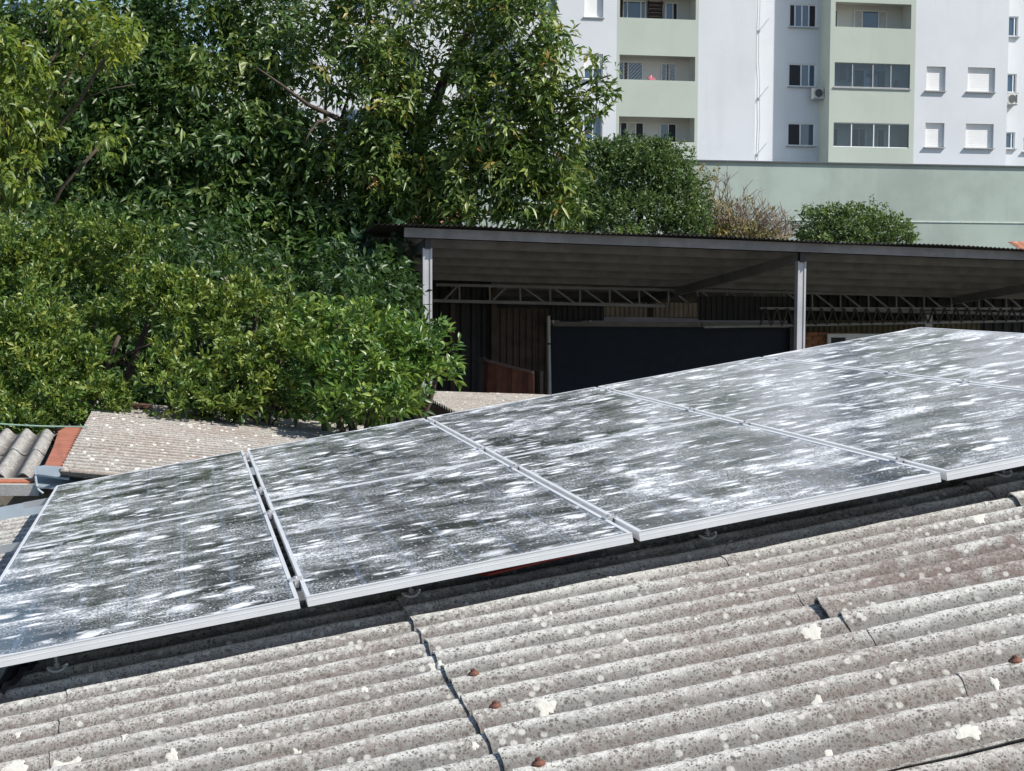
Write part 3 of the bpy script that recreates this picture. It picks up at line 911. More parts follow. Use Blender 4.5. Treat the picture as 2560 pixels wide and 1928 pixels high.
zt = lambda y, Y: at(1500, y, Y).z
YB = 28.4
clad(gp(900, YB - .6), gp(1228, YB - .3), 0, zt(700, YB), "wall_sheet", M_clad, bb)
clad(gp(1228, YB - .3), gp(1372, YB), 0, zt(772, YB), "wall_sheet", M_clad_l, bb, .12, .012)
m = MB(); p = gp(1234, YB - .4); m.box(p + Vector((0, 0, 2.3)), eh, back, Vector((0, 0, 1)), .10, .08, 4.6); m.build("wall_post", M_clad_l, bb)
m = MB(); p = gp(1131, YB - .7); m.box(p + Vector((0, 0, 2.3)), eh, back, Vector((0, 0, 1)), .08, .08, 4.6); m.build("wall_post", M_clad_l, bb)
# doorway: lintel, posts, strips above painted as lit, flat dark blue sheet behind
M_doorway = plain("dark_blue_sheet", (.012, .02, .036), .8)
m = MB(); m.bar(at(1384, 810, YB - .1), at(1752, 812, YB), .1, .085); m.build("lintel", plain("pale_lintel", (.17, .155, .15), .8), bb)
m = MB(); m.bar(at(1754, 812, YB), at(1972, 814, YB + .1), .1, .085); m.build("lintel", bpy.data.materials["pale_lintel"], bb)
m = MB(); m.tube([at(1371, 790, YB - .15), at(1372, 858, YB - .15)], .035, 8); m.tube([at(1372, 862, YB - .15), at(1374, 985, YB - .15)], .035, 8); m.build("door_post", M_steel_lt, bb)
m = MB(); p = gp(1984, YB + .1); m.box(p + Vector((0, 0, 2.05)), eh, back, Vector((0, 0, 1)), .19, .12, 4.1); m.build("wall_post", M_clad, bb)
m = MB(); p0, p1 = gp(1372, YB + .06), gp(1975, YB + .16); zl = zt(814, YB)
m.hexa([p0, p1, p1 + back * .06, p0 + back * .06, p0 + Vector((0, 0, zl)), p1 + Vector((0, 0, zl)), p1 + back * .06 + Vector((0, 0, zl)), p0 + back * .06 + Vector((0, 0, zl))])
m.build("doorway_sheet", M_doorway, bb)
clad(gp(1372, YB), gp(1510, YB + .02), zt(802, YB), zt(760, YB), "wall_sheet", M_clad, bb, .10, .012)
M_clad_p = plain("painted_lit_cladding", (.22, .18, .15), .75, .1, .2, 4)  # paler cladding colour stands in for light on these strips
clad(gp(1510, YB + .02), gp(1618, YB + .04), zt(793, YB), zt(756, YB), "wall_sheet", M_clad_p, bb, .085, .012)
clad(gp(1634, YB + .04), gp(1745, YB + .06), zt(793, YB), zt(756, YB), "wall_sheet", M_clad_p, bb, .085, .012)
clad(gp(1745, YB + .06), gp(1975, YB + .1), zt(800, YB), zt(740, YB), "wall_sheet", M_clad, bb, .10, .012)
# right hand part: olive cladding over brick
M_olive = plain("olive_cladding", (.13, .115, .07), .75, .1, .2, 4)
YBR = 30.0
clad(gp(1975, YBR), gp(2450, YBR + .8), zt(836, YBR), zt(800, YBR), "wall_sheet", M_olive, bb, .11, .012)
clad(gp(1960, YBR + .3), gp(2900, YBR + 1.4), zt(800, YBR), zt(700, YBR), "wall_sheet", M_clad, bb, .2, .02)
clad(gp(2450, YBR + .8), gp(2900, YBR + 1.4), 0, zt(800, YBR), "wall_sheet", M_clad, bb, .2, .02)
# room volume so that no daylight shows behind
m = MB()
for (pa, pb) in ((gp(900, YB - .45), gp(900, 38)), (gp(900, 38), gp(2900, 38)), (gp(2900, 31.4), gp(2900, 38))):
    d = (pb - pa).normalized(); sd = Vector((-d.y, d.x, 0)) * .06; up = Vector((0, 0, 5.2))
    m.hexa([pa - sd, pb - sd, pb + sd, pa + sd, pa - sd + up, pb - sd + up, pb + sd + up, pa + sd + up])
m.build("wall", M_clad, bb)
# second lattice behind (V shaped webs)
tr2 = thing("zigzag_truss", "darker zigzag lattice truss further back inside the shed at the right", "truss", at(2100, 790, 29))
m = MB(); m.bar(at(1900, 771, 28.2), at(2700, 772, 29.4), .05, .04); m.build("chord", M_steel, tr2)
m = MB(); m.bar(at(1760, 818, 27.9), at(2700, 800, 29.4), .05, .04); m.build("chord", M_steel, tr2)
q = 1900
while q < 2680:
    Yq = 27.9 + (q - 1760) / 940 * 1.5
    f0 = (q - 1760) / 940; yl = 818 - 18 * f0; yu = 771
    m = MB(); m.bar(at(q, yl, Yq), at(q + 14, yu, Yq), .022, .03, eh); m.bar(at(q + 14, yu, Yq + .002), at(q + 28, yl, Yq + .002), .022, .03, eh); m.build("web_diagonal", M_galvdk, tr2)
    q += 28
# brick wall with real bricks
bw = thing("brick_wall", "orange brick wall with a pale window behind the shed's right post", "wall", gp(2060, YBR - .4))
M_brick = plain("orange_brick", (.42, .19, .10), .85, 0, .25, 9, .4, 60)
M_mort = plain("mortar", (.28, .20, .15), .95)
BA, BB = gp(1975, YBR - .45), gp(2150, YBR - .35); bd = (BB - BA); bL = bd.length; bd.normalize(); bn = Vector((-bd.y, bd.x, 0))
zb0, zb1 = zt(905, YBR), zt(828, YBR)
m = MB(); m.hexa([BA, BB, BB + bn * .12, BA + bn * .12] + [p + Vector((0, 0, zb1)) for p in (BA, BB, BB + bn * .12, BA + bn * .12)]); m.build("mortar_wall", M_mort, bw)
br = MB(); br.box((0, 0, 0), (1, 0, 0), (0, 1, 0), (0, 0, 1), .20, .03, .062); br_me = local_mesh("brick", br, M_brick)
row_ = 0; z = zb0
while z < zb1 - .03:
    xx = .1 + (row_ % 2) * .11
    while xx < bL - .08:
        M_ = Matrix.Translation(BA + bd * xx - bn * (.012 + random.uniform(0, .012)) + Vector((0, 0, z + .035))) @ Matrix.Rotation(math.atan2(bd.y, bd.x) + random.uniform(-.02, .02), 4, 'Z')
        inst("brick", br_me, bw, M_)
        xx += .218
    z += .076; row_ += 1
m = MB(); WA, WB = gp(2068, YBR - .55), gp(2240, YBR - .45)
zw0, zw1 = zt(868, YBR), zt(834, YBR)
def rectbar(mb, pa, pb, z0, z1, wd, dp):
    d = (pb - pa).normalized(); nn = Vector((-d.y, d.x, 0))
    up = Vector((0, 0, 1)); c = lambda p, z_: p + up * z_
    mb.bar(c(pa, z1 - wd / 2), c(pb, z1 - wd / 2), dp, wd); mb.bar(c(pa, z0 + wd / 2), c(pb, z0 + wd / 2), dp, wd)
    for p in (pa + d * wd / 2, pb - d * wd / 2): mb.box(p + up * (z0 + z1) / 2, d, nn, up, wd, dp * .96, z1 - z0 - 2 * wd)
rectbar(m, WA, WB, zw0, zw1 + .03, .07, .08)
wfr = m.build("window_frame", M_winfr, bw)
m = MB(); m.hexa([p + Vector((0, 0, zz)) for zz in (zw0 + .07, zw1 - .04) for p in (WA + bd * .07 - bn * .0, WA + bd * .35, WA + bd * .35 + bn * .01, WA + bd * .07 + bn * .01)]); m.build("pane", M_room, wfr)
m = MB(); m.hexa([p + Vector((0, 0, zz)) for zz in (zw0 + .07, zw1 - .04) for p in (WA + bd * .36, WB - bd * .07, WB - bd * .07 + bn * .02, WA + bd * .36 + bn * .02)]); m.build("board_panel", M_winfr, wfr)
# brown plank gate
pg = thing("plank_fence", "short reddish brown plank fence under the shed beside the dark doorway", "fence", gp(1275, 24.6))
M_plank = [plain("brown_plank_%s" % n, c, .8, 0, .2, 6, .3) for n, c in (("a", (.26, .085, .05)), ("b", (.19, .062, .038)), ("c", (.30, .11, .065)))]
PA, PB = at(1216, 900, 24.9), at(1335, 931, 24.0)
pd = (PB - PA); pL = math.hypot(pd.x, pd.y); 
npl = 9
for i in range(npl):
    a_ = PA + pd * (i / npl); b_ = PA + pd * ((i + .93) / npl)
    z1 = (a_.z + b_.z) / 2 - .02 + random.uniform(-.012, .012)
    d = Vector((pd.x, pd.y, 0)).normalized(); nn = Vector((-d.y, d.x, 0))
    c = (a_ + b_) / 2; m = MB(); m.box(Vector((c.x, c.y, z1 / 2)) + nn * random.uniform(-.006, .006), d, nn, Vector((0, 0, 1)), pL / npl * .93, .022, z1)
    m.build("plank", M_plank[i % 3], pg)
m = MB(); nn = Vector((-pd.y, pd.x, 0)).normalized(); m.bar(PA - nn * .02, PB - nn * .02, .05, .035); m.build("top_rail", plain("worn_rail", (.25, .15, .12), .8), pg)
m = MB(); p = Vector((PA.x, PA.y, 0)) - Vector((.06, 0, 0)); m.bar(p, Vector((p.x, p.y, PA.z + .04)), .09, .06, nn); m.build("fence_post", M_clad_l, pg)
m = MB(); p = Vector((PB.x, PB.y, 0)) + Vector((.08, .05, 0)); m.bar(p, Vector((p.x, p.y, PB.z + .02)), .12, .06, nn); m.build("fence_post", M_clad_l, pg)

# ================================================================== apartment building
PHI = math.radians(10.4)
Ee = Vector((math.cos(PHI), math.sin(PHI), 0)); En = Vector((math.sin(PHI), -math.cos(PHI), 0))   # En points to camera
F0 = at(1700, 400, 72.0)
def fs(px, py, off=0.0):
    """picture point -> (s, z) on the facade plane moved off metres towards the camera"""
    d = ray(px, py); P0 = F0 + En * off
    tt = (P0 - Vector((0, 0, CAMZ))).dot(En) / d.dot(En)
    P = Vector((0, 0, CAMZ)) + d * tt
    return (P - P0).dot(Ee), P.z
def fp(s, z, off=0.0):
    p = F0 + Ee * s + En * off; return Vector((p.x, p.y, z))
ST = fs(1545, 353)[1]; ST2 = fs(1545, 199)[1]; STH = ST2 - ST
ZB = fs(1800, 410)[1] - 3.0
ZT = ST + STH * 6.2
bld = thing("apartment_building", "tall white and pale green apartment block with recessed balconies", "building", fp(0, ZB))

def wall_open(s0, s1, z0, z1, openings, off, depth, mat, name="wall", revmat=None):
    ss = sorted(set([s0, s1] + [x for o_ in openings for x in o_[:2]])); zs = sorted(set([z0, z1] + [x for o_ in openings for x in o_[2:4]]))
    ss = [x for x in ss if s0 <= x <= s1]; zs = [x for x in zs if z0 <= x <= z1]
    m = MB()
    for a in range(len(ss) - 1):
        for b in range(len(zs) - 1):
            cs, cz = (ss[a] + ss[a + 1]) / 2, (zs[b] + zs[b + 1]) / 2
            if any(o_[0] < cs < o_[1] and o_[2] < cz < o_[3] for o_ in openings): continue
            m.quad(fp(ss[a], zs[b], off), fp(ss[a + 1], zs[b], off), fp(ss[a + 1], zs[b + 1], off), fp(ss[a], zs[b + 1], off))
    for (a, b, c, d) in [o_[:4] for o_ in openings]:
        m.quad(fp(a, c, off), fp(a, d, off), fp(a, d, off - depth), fp(a, c, off - depth))
        m.quad(fp(b, c, off), fp(b, c, off - depth), fp(b, d, off - depth), fp(b, d, off))
        m.quad(fp(a, c, off), fp(a, c, off - depth), fp(b, c, off - depth), fp(b, c, off))
        m.quad(fp(a, d, off), fp(b, d, off), fp(b, d, off - depth), fp(a, d, off - depth))
    return m.build(name, mat, bld)

def window(s0, s1, z0, z1, off, panes, fr=.05, mull=None, parent=None, mats=None, sill=True, split=None):
    """panes: list of fractions where mullions stand; mats one per pane"""
    up = Vector((0, 0, 1)); m = MB(); dp = .06
    cz = (z0 + z1) / 2; cs = (s0 + s1) / 2
    m.box(fp(cs, z0 + fr / 2, off), Ee, En, up, s1 - s0, dp, fr); m.box(fp(cs, z1 - fr / 2, off), Ee, En, up, s1 - s0, dp, fr)
    for s_ in (s0 + fr / 2, s1 - fr / 2): m.box(fp(s_, cz, off), Ee, En, up, fr, dp * .97, z1 - z0 - 2 * fr)
    edges = [s0 + fr] + [s0 + (s1 - s0) * f for f in panes] + [s1 - fr]
    for f in panes: m.box(fp(s0 + (s1 - s0) * f, cz, off + .008), Ee, En, up, fr * .9, dp * .9, z1 - z0 - 2 * fr)
    w_ = m.build("window", M_winfr, bld)
    for i in range(len(edges) - 1):
        mm = MB(); a, b = edges[i] + (.02 if i else 0), edges[i + 1] - (.02 if i < len(edges) - 2 else 0)
        mat = (mats[i] if mats else M_pane)
        mm.box(fp((a + b) / 2, cz, off - .012 - .004 * (i % 2)), Ee, En, up, b - a, .012, z1 - z0 - 2 * fr)
        nm = "curtain" if mat is M_curt else "shutter" if mat is M_shut else "pane"
        mm.build(nm, mat, w_)
    if sill:
        mm = MB(); mm.box(fp(cs, z0 - .03, off + .09), Ee, En, up, s1 - s0 + .12, .2, .05); mm.build("sill", M_sill2, w_)
    return w_

def P2(px0, py0, px1, py1, off=0):
    s0, z1 = fs(px0, py0, off); s1, z0 = fs(px1, py1, off); return s0, s1, z0, z1

xA0, xA1 = fs(560, 200)[0], fs(1541, 200)[0]
xB1 = fs(1745, 200)[0]; xC1 = fs(1889, 200)[0]; xD1 = fs(2074, 200)[0]; xE1 = fs(2287, 200)[0]; xF1 = fs(2519, 200)[0]
DR = 1.2
# --- left white block with windows
def shutter_win(px0, py0, px1, py1, full=1.0):
    s0, s1, z0, z1 = P2(px0, py0, px1, py1)
    return (s0, s1, z0, z1)
opA = []
wA = []
for k in range(-1, 5):
    z0 = ST + STH * k
    for (a, b) in ((1460, 1507), (1344, 1391)):
        s0 = fs(a, 200)[0]; s1 = fs(b, 200)[0]
        opA.append((s0, s1, z0 - .02, z0 + 1.12)); wA.append((s0, s1, z0 - .02, z0 + 1.12, k, a))
xN = fs(1290, 200)[0]; xN0 = fs(1110, 200)[0]
wall_open(xN, xA1, ZB, ZT, opA, 0, .16, M_white)
for (s0, s1, z0, z1, k, a) in wA:
    if a == 1460 and k == 1:
        zm = z0 + (z1 - z0) * .42
        w_ = window(s0 + .002, s1 - .002, z0, z1, -.13, [.5])
        m = MB(); m.box(fp((s0 + s1) / 2, (z1 + zm) / 2, -.085), Ee, En, Vector((0, 0, 1)), s1 - s0 - .03, .03, z1 - zm); m.build("shutter", M_shut, w_)
    elif (k + (a == 1344)) % 3 == 2:
        w_ = window(s0 + .002, s1 - .002, z0, z1, -.13, [], mats=[M_shut])
    else:
        window(s0 + .002, s1 - .002, z0, z1, -.13, [.5])
# --- recess left of that block, behind the tree
opN = []
for k in range(-1, 5):
    z0 = ST + STH * k; s0 = fs(1170, 200, -DR)[0]; opN.append((s0, s0 + 1.3, z0, z0 + 1.15))
wall_open(xN0 - .3, xN + .4, ZB, ZT, opN, -DR, .14, M_white)
for (s0, s1, z0, z1) in opN: window(s0 + .002, s1 - .002, z0, z1, -DR - .11, [.33, .66])
m = MB(); m.quad(fp(xN, ZB, -DR), fp(xN, ZB, 0), fp(xN, ZT, 0), fp(xN, ZT, -DR)); m.build("side_wall", M_white, bld)
m = MB(); m.quad(fp(xN0, ZB, 0), fp(xN0, ZB, -DR), fp(xN0, ZT, -DR), fp(xN0, ZT, 0)); m.build("side_wall", M_green, bld)

def balcony_col(s0, s1, zpar, hgt, off, ks, nm, matw=M_green, inset=.14):
    """openings above each parapet; returns interior descriptors"""
    ops = [(s0 + inset, s1 - inset, zpar + STH * k, zpar + STH * k + hgt) for k in ks]
    wall_open(s0, s1, ZB, ZT, ops, off, .14, matw, nm)
    BD = 1.25
    for (a, b, c, d) in ops:
        m = MB(); i0, i1 = off - .14, off - BD
        fl = c - 1.05
        m.quad(fp(a - .1, fl, i1), fp(b + .1, fl, i1), fp(b + .1, d + .12, i1), fp(a - .1, d + .12, i1))
        m.quad(fp(a - .1, fl, i0), fp(a - .1, fl, i1), fp(a - .1, d + .12, i1), fp(a - .1, d + .12, i0))
        m.quad(fp(b + .1, fl, i1), fp(b + .1, fl, i0), fp(b + .1, d + .12, i0), fp(b + .1, d + .12, i1))
        m.quad(fp(a - .1, d + .12, i0), fp(a - .1, d + .12, i1), fp(b + .1, d + .12, i1), fp(b + .1, d + .12, i0))
        m.quad(fp(a - .1, fl, i1), fp(a - .1, fl, i0), fp(b + .1, fl, i0), fp(b + .1, fl, i1))
        m.build("balcony_recess", M_bwall, bld)
    return ops, off - BD
hB = fs(1640, 293)[1] - fs(1640, 354)[1]
zB = fs(1640, 354)[1]
opsB, ob = balcony_col(xA1, xB1, zB, hB, 0.0, range(-1, 6), "balcony_wall")
def bw_(k, fa, fb, panes, mats, low=-.9, hi=.12, ops=None, o_=None):
    a, b, c, d = ops[k + 1]
    return window(a + (b - a) * fa, a + (b - a) * fb, c + low, d - hi, o_ + .05, panes, mats=mats, sill=False, fr=.055)
# k=0 bottom visible, 1 middle, 2 top
bw_(0, -.02, .42, [.28, .48, .74], [M_curt, M_room, M_curt, M_room], ops=opsB, o_=ob); bw_(0, .63, .86, [.5], [M_pane, M_room], -.05, .14, ops=opsB, o_=ob)
bw_(1, -.02, .40, [.38, .52], [M_pane, M_room, M_pane], ops=opsB, o_=ob); bw_(1, .64, .84, [.35, .55], [M_pane, M_room, M_pane], -.9, .14, ops=opsB, o_=ob)
bw_(2, .12, .43, [.2, .78], [M_pane, M_pane, M_pane], ops=opsB, o_=ob); bw_(2, .68, .86, [.1, .62], [M_room, M_pane, M_room], -.9, .14, ops=opsB, o_=ob)
for k in (-1, 3, 4, 5): bw_(k, .05, .42, [.33, .66], [M_pane, M_room, M_pane], ops=opsB, o_=ob)
# hanging dark cloth and rack on the top balcony, net on the middle one
a, b, c, d = opsB[3]
m = MB(); m.box(fp(a + (b - a) * .06, (c + d) / 2, ob + .12), Ee, En, Vector((0, 0, 1)), (b - a) * .115, .03, d - c + .6); 
M_dkcl = plain("dark_cloth", (.05, .03, .035), .9); tag(m.build("dark_curtain", M_dkcl), "dark patterned cloth hanging at the left end of the top balcony", "curtain")
m = MB()
for q in range(6):
    zz = c + .05 + q * .17
    m.box(fp(a + (b - a) * (.545 + .01 * (q % 2)), zz, ob + .14), Ee, En, Vector((0, 0, 1)), .56 + .06 * (q % 3), .2, .09)
m.box(fp(a + (b - a) * .455, c + .4, ob + .14), Ee, En, Vector((0, 0, 1)), .05, .1, 1.2); m.box(fp(a + (b - a) * .635, c + .4, ob + .14), Ee, En, Vector((0, 0, 1)), .05, .1, 1.2)
tag(m.build("plant_rack", M_dkcl), "dark rack of shelves against the wall of the top balcony", "rack")
a, b, c, d = opsB[2]
M_pink = plain("pink_plastic", (.62, .16, .2), .7)
m = MB(); p = fp(a + (b - a) * .45, c - .02, -.35)
m.box(p + Vector((0, 0, .08)), Ee, En, Vector((0, 0, 1)), .32, .2, .16); m.tube([p + Ee * -.1 + Vector((0, 0, .1)), p + Vector((0, 0, .3))], [.12, .03], 8)
tag(m.build("pink_basket", M_pink), "small pink bundle on the parapet of the middle balcony", "basket")
# safety net threads
M_net = plain("net_thread", (.62, .62, .62), .8)
m = MB()
nn_ = 22; wB = b - a; hBB = d - c
for q in range(-8, nn_):
    s0 = a + wB * q / nn_; 
    pts_ = []
    x0, z0 = s0, c; x1, z1 = s0 + hBB * 1.0, d
    if x0 < a: z0 = c + (a - x0); x0 = a
    if x1 > b: z1 = d - (x1 - b); x1 = b
    if x1 > x0 and z1 > z0: m.bar(fp(x0, z0, -.1), fp(x1, z1, -.1), .006, .008, En)
net = tag(m.build("safety_net", M_net, kind='stuff'), "fine white safety net stretched across the middle left balcony", "net")

# --- white block between
wall_open(xB1, xC1, ZB, ZT, [], 0, .1, M_white)
# thin drain cable on the lit strip
m = MB(); 
cp = [(1901, -40), (1899, 40), (1897, 78), (1896, 150), (1899, 200), (1898, 245), (1899, 300), (1896, 380), (1893, 405)]
m.tube([(lambda s_z: fp(s_z[0], s_z[1], -DR + .05))(fs(x_, y_, -DR + .05)) for x_, y_ in cp], .012, 6)
for (x_, y_) in ((1897, 78), (1896, 247), (1892, 388)):
    s_, z_ = fs(x_, y_, -DR + .04); m.box(fp(s_, z_, -DR + .04), Ee, En, Vector((0, 0, 1)), .1, .08, .1)
    s2, z2 = fs(x_ + 26, y_ - 32, -DR + .03); m.tube([fp(s_, z_, -DR + .04), fp(s2, z2, -DR + .03)], .008, 5)
M_cab = plain("grey_cable", (.25, .26, .27), .7)
tag(m.build("facade_cable", M_cab), "thin grey cable with brackets running down the white facade", "cable")
# --- recessed wall with three windows
opR = []
for k in range(-1, 5):
    s0, s1, z0, z1 = P2(1969, 307, 2037, 366, -DR); opR.append((s0, s1, z0 + STH * k, z1 + STH * k))
sR = fs(2052, 200, -DR)[0]
wall_open(xC1 - .05, xD1 + .02, ZB, ZT, opR, -DR, .12, M_white)
for i, (s0, s1, z0, z1) in enumerate(opR):
    k = i - 1
    pn = {0: ([.47], [M_room, M_pane]), 1: ([.47, .75], [M_room, M_pane, M_pane]), 2: ([.22, .47, .72], [M_room, M_pane, M_pane, M_room])}.get(k, ([.5], None))
    window(s0 + .002, s1 - .002, z0, z1, -DR - .07, pn[0], mats=pn[1], fr=.06)
m = MB(); m.quad(fp(xC1, ZB, 0), fp(xC1, ZB, -DR), fp(xC1, ZT, -DR), fp(xC1, ZT, 0)); m.build("side_wall", M_white, bld)
m = MB(); m.quad(fp(xD1, ZB, -DR), fp(xD1, ZB, -.0), fp(xD1, ZT, -.0), fp(xD1, ZT, -DR)); m.build("side_wall", M_green, bld)
# --- second balcony column
zD = fs(2180, 369)[1]; hD = fs(2180, 308)[1] - zD
opsD, od = balcony_col(xD1, xE1, zD, hD, 0, range(-1, 6), "balcony_wall", inset=.24)
bw_(0, -.02, .19, [.4, .6], [M_room, M_pane, M_room], -.3, .14, ops=opsD, o_=od); bw_(0, .36, .56, [.55], [M_room, M_dkcl], ops=opsD, o_=od); bw_(0, .56, .82, [.6], [M_curt, M_room], ops=opsD, o_=od)
bw_(1, -.02, .14, [.5], [M_pane, M_pane], -.3, .14, ops=opsD, o_=od); bw_(1, .38, .82, [.33, .7], [M_room, M_pane, M_room], ops=opsD, o_=od)
bw_(2, -.02, .16, [.35], [M_pane, M_pane], -.3, .14, ops=opsD, o_=od); bw_(2, .37, .82, [.25, .74], [M_curt, M_pane, M_curt], ops=opsD, o_=od)
for k in (-1, 3, 4, 5): bw_(k, .3, .8, [.33, .66], [M_pane, M_room, M_pane], ops=opsD, o_=od)
# glazing on two of them
for k in (0, 1):
    a, b, c, d = opsD[k + 1]; up = Vector((0, 0, 1))
    m = MB()
    for f in ([.24, .535, .74] if k == 0 else [.24, .51, .75]): m.box(fp(a + (b - a) * f, (c + d) / 2, -.06), Ee, En, up, .05, .04, d - c - .08)
    m.box(fp((a + b) / 2, c + .02, -.06), Ee, En, up, b - a - .004, .05, .04); m.box(fp((a + b) / 2, d - .02, -.06), Ee, En, up, b - a - .004, .05, .04)
    if k == 1:
        m.box(fp((a + b) / 2, c - .03, .02), Ee, En, up, b - a + .1, .06, .06)
    gz = m.build("balcony_glazing", M_winfr if k == 0 else M_sill2, bld)
    mm = MB(); mm.box(fp((a + b) / 2, (c + d) / 2, -.075), Ee, En, up, b - a - .01, .008, d - c - .08); mm.build("pane", M_glz, gz)
# things on the glazed balcony
a, b, c, d = opsD[2]
stuffc = [plain("cloth_blue", (.08, .11, .2), .9), plain("cloth_pale", (.5, .48, .44), .9), plain("cloth_brown", (.28, .16, .1), .9)]
for q, (f, wd, z0, z1, ci) in enumerate(((.3, .12, .35, 1.1, 0), (.2, .25, .45, 1.15, 2), (.1, .5, -.05, .12, 1), (.63, .3, .7, .9, 0), (.93, .25, .0, .5, 2))):
    m = MB(); s_ = a + (b - a) * f
    m.hexa([fp(s_ - wd * .6, c + z0, od + .4), fp(s_ + wd * .6, c + z0, od + .4), fp(s_ + wd * .5, c + z0, od + .32), fp(s_ - wd * .5, c + z0, od + .32),
            fp(s_ - wd * .35, c + z1, od + .42), fp(s_ + wd * .35, c + z1, od + .42), fp(s_ + wd * .3, c + z1, od + .34), fp(s_ - wd * .3, c + z1, od + .34)])
    tag(m.build("hanging_cloth", stuffc[ci]), ["dark cloth hanging in the glazed balcony left of its first bar", "brown cloth hanging at the left of the glazed balcony",
        "pale bundle at the lower left corner of the glazed balcony", "dark cloth strip near the middle of the glazed balcony", "brown slanted cloth at the right end of the glazed balcony"][q], "cloth", "clothes in the glazed balcony")
# --- right white block with shuttered windows
opF = []
for (x0, y0, x1, y1) in ((2317, 166, 2363, 230), (2420, 168, 2487, 233), (2314, 307, 2360, 371), (2415, 309, 2483, 373)):
    opF.append(P2(x0, y0, x1, y1))
for k in (-1,):
    for o_ in opF[2:4]: opF.append((o_[0], o_[1], o_[2] - STH, o_[3] - STH))
wall_open(xE1, xF1, ZB, ZT, opF, 0, .155, M_white)
M_rev = M_white
for (s0, s1, z0, z1) in opF:
    m = MB(); nsl = 14
    for q in range(nsl):
        zz0 = z0 + (z1 - z0) * q / nsl; m.box(fp((s0 + s1) / 2, zz0 + (z1 - z0) / nsl / 2, -.14), Ee, En, Vector((0, 0, 1)), s1 - s0 - .004, .02 , (z1 - z0) / nsl * .93)
    m.box(fp((s0 + s1) / 2, (z0 + z1) / 2, -.152), Ee, En, Vector((0, 0, 1)), s1 - s0 - .004, .004, z1 - z0 - .004)
    w_ = m.build("roller_shutter", M_shut, bld)
    m = MB(); m.box(fp((s0 + s1) / 2 - .03, z0 + .012, .03), Ee, En, Vector((0, 0, 1)), s1 - s0 + .1, .16, .05); m.build("sill", M_sill2, w_)
# --- far right recess
opG = []
for (x0, y0, x1, y1) in ((2505, 40, 2545, 92), (2502, 184, 2541, 232), (2498, 330, 2537, 372)):
    opG.append(P2(x0, y0, x1, y1, -DR))
xG1 = fs(2720, 200)[0]
s_g, e_g, z_g, t_g = P2(2556, 345, 2620, 380, -DR); opG.append((s_g + .05, e_g, z_g, t_g))
wall_open(xF1 - .1, xG1, ZB, ZT, opG, -DR, .12, M_white)
for (s0, s1, z0, z1) in opG: window(s0 + .002, s1 - .002, z0, z1, -DR - .08, [.8], fr=.05)
m = MB(); m.quad(fp(xF1, ZB, 0), fp(xF1, ZB, -DR), fp(xF1, ZT, -DR), fp(xF1, ZT, 0)); m.build("side_wall", M_white, bld)
m = MB(); m.quad(fp(xG1, ZB, -DR), fp(xG1, ZB, 0), fp(xG1, ZT, 0), fp(xG1, ZT, -DR)); m.build("side_wall", M_green, bld)
wall_open(xG1, xG1 + 12, ZB, ZT, [], 0, .1, M_white)
# body, roof and far left part
opH = []
for k in range(-1, 5):
    for (x0, x1) in ((700, 760), (850, 930), (980, 1040)):
        s0, s1 = fs(x0, 200)[0], fs(x1, 200)[0]; opH.append((s0, s1, ST + STH * k, ST + STH * k + 1.15))
wall_open(xA0, xN0, ZB, ZT, opH, 0, .14, M_white)
for (s0, s1, z0, z1) in opH: window(s0 + .002, s1 - .002, z0, z1, -.12, [.5])
m = MB(); s0, s1 = xA0, xG1 + 12
m.quad(fp(s0, ZB, 0), fp(s0, ZT, 0), fp(s0, ZT, -14), fp(s0, ZB, -14)); m.quad(fp(s1, ZB, 0), fp(s1, ZB, -14), fp(s1, ZT, -14), fp(s1, ZT, 0))
m.quad(fp(s0, ZB, -14), fp(s0, ZT, -14), fp(s1, ZT, -14), fp(s1, ZB, -14)); m.quad(fp(s0, ZT, 0), fp(s1, ZT, 0), fp(s1, ZT, -14), fp(s0, ZT, -14))
m.build("rear_wall", M_white, bld)
# air conditioners
def ac(px, py, off, label, wd=.62):
    s_, z_ = fs(px, py, off); up = Vector((0, 0, 1)); root = thing("air_conditioner", label, "air conditioner", fp(s_, z_ - .3, off), "air conditioners on the facade")
    m = MB(); m.box(fp(s_, z_, off), Ee, En, up, wd, .32, .5); m.build("casing", plain("cream_casing", (.6, .6, .55), .5), root)
    m = MB(); m.cyl(fp(s_ - .06, z_, off + .168), En, .19, .02, 18); m.build("fan_grille", M_sill, root)
    for q in range(5): pass
    m = MB(); m.box(fp(s_ + wd * .36, z_, off + .165), Ee, En, up, .08, .015, .38); m.build("side_grille", M_sill, root)
    m = MB(); m.box(fp(s_, z_ - .28, off - .08), Ee, En, up, .5, .45, .04); m.build("bracket", M_sill2, root)
ac(2047, 234, -DR + .42, "boxy cream air conditioner on the shaded wall beside the green balconies")
ac(2529, 248, -DR + .3, "small grey air conditioner at the far right strip of the white facade", .45)

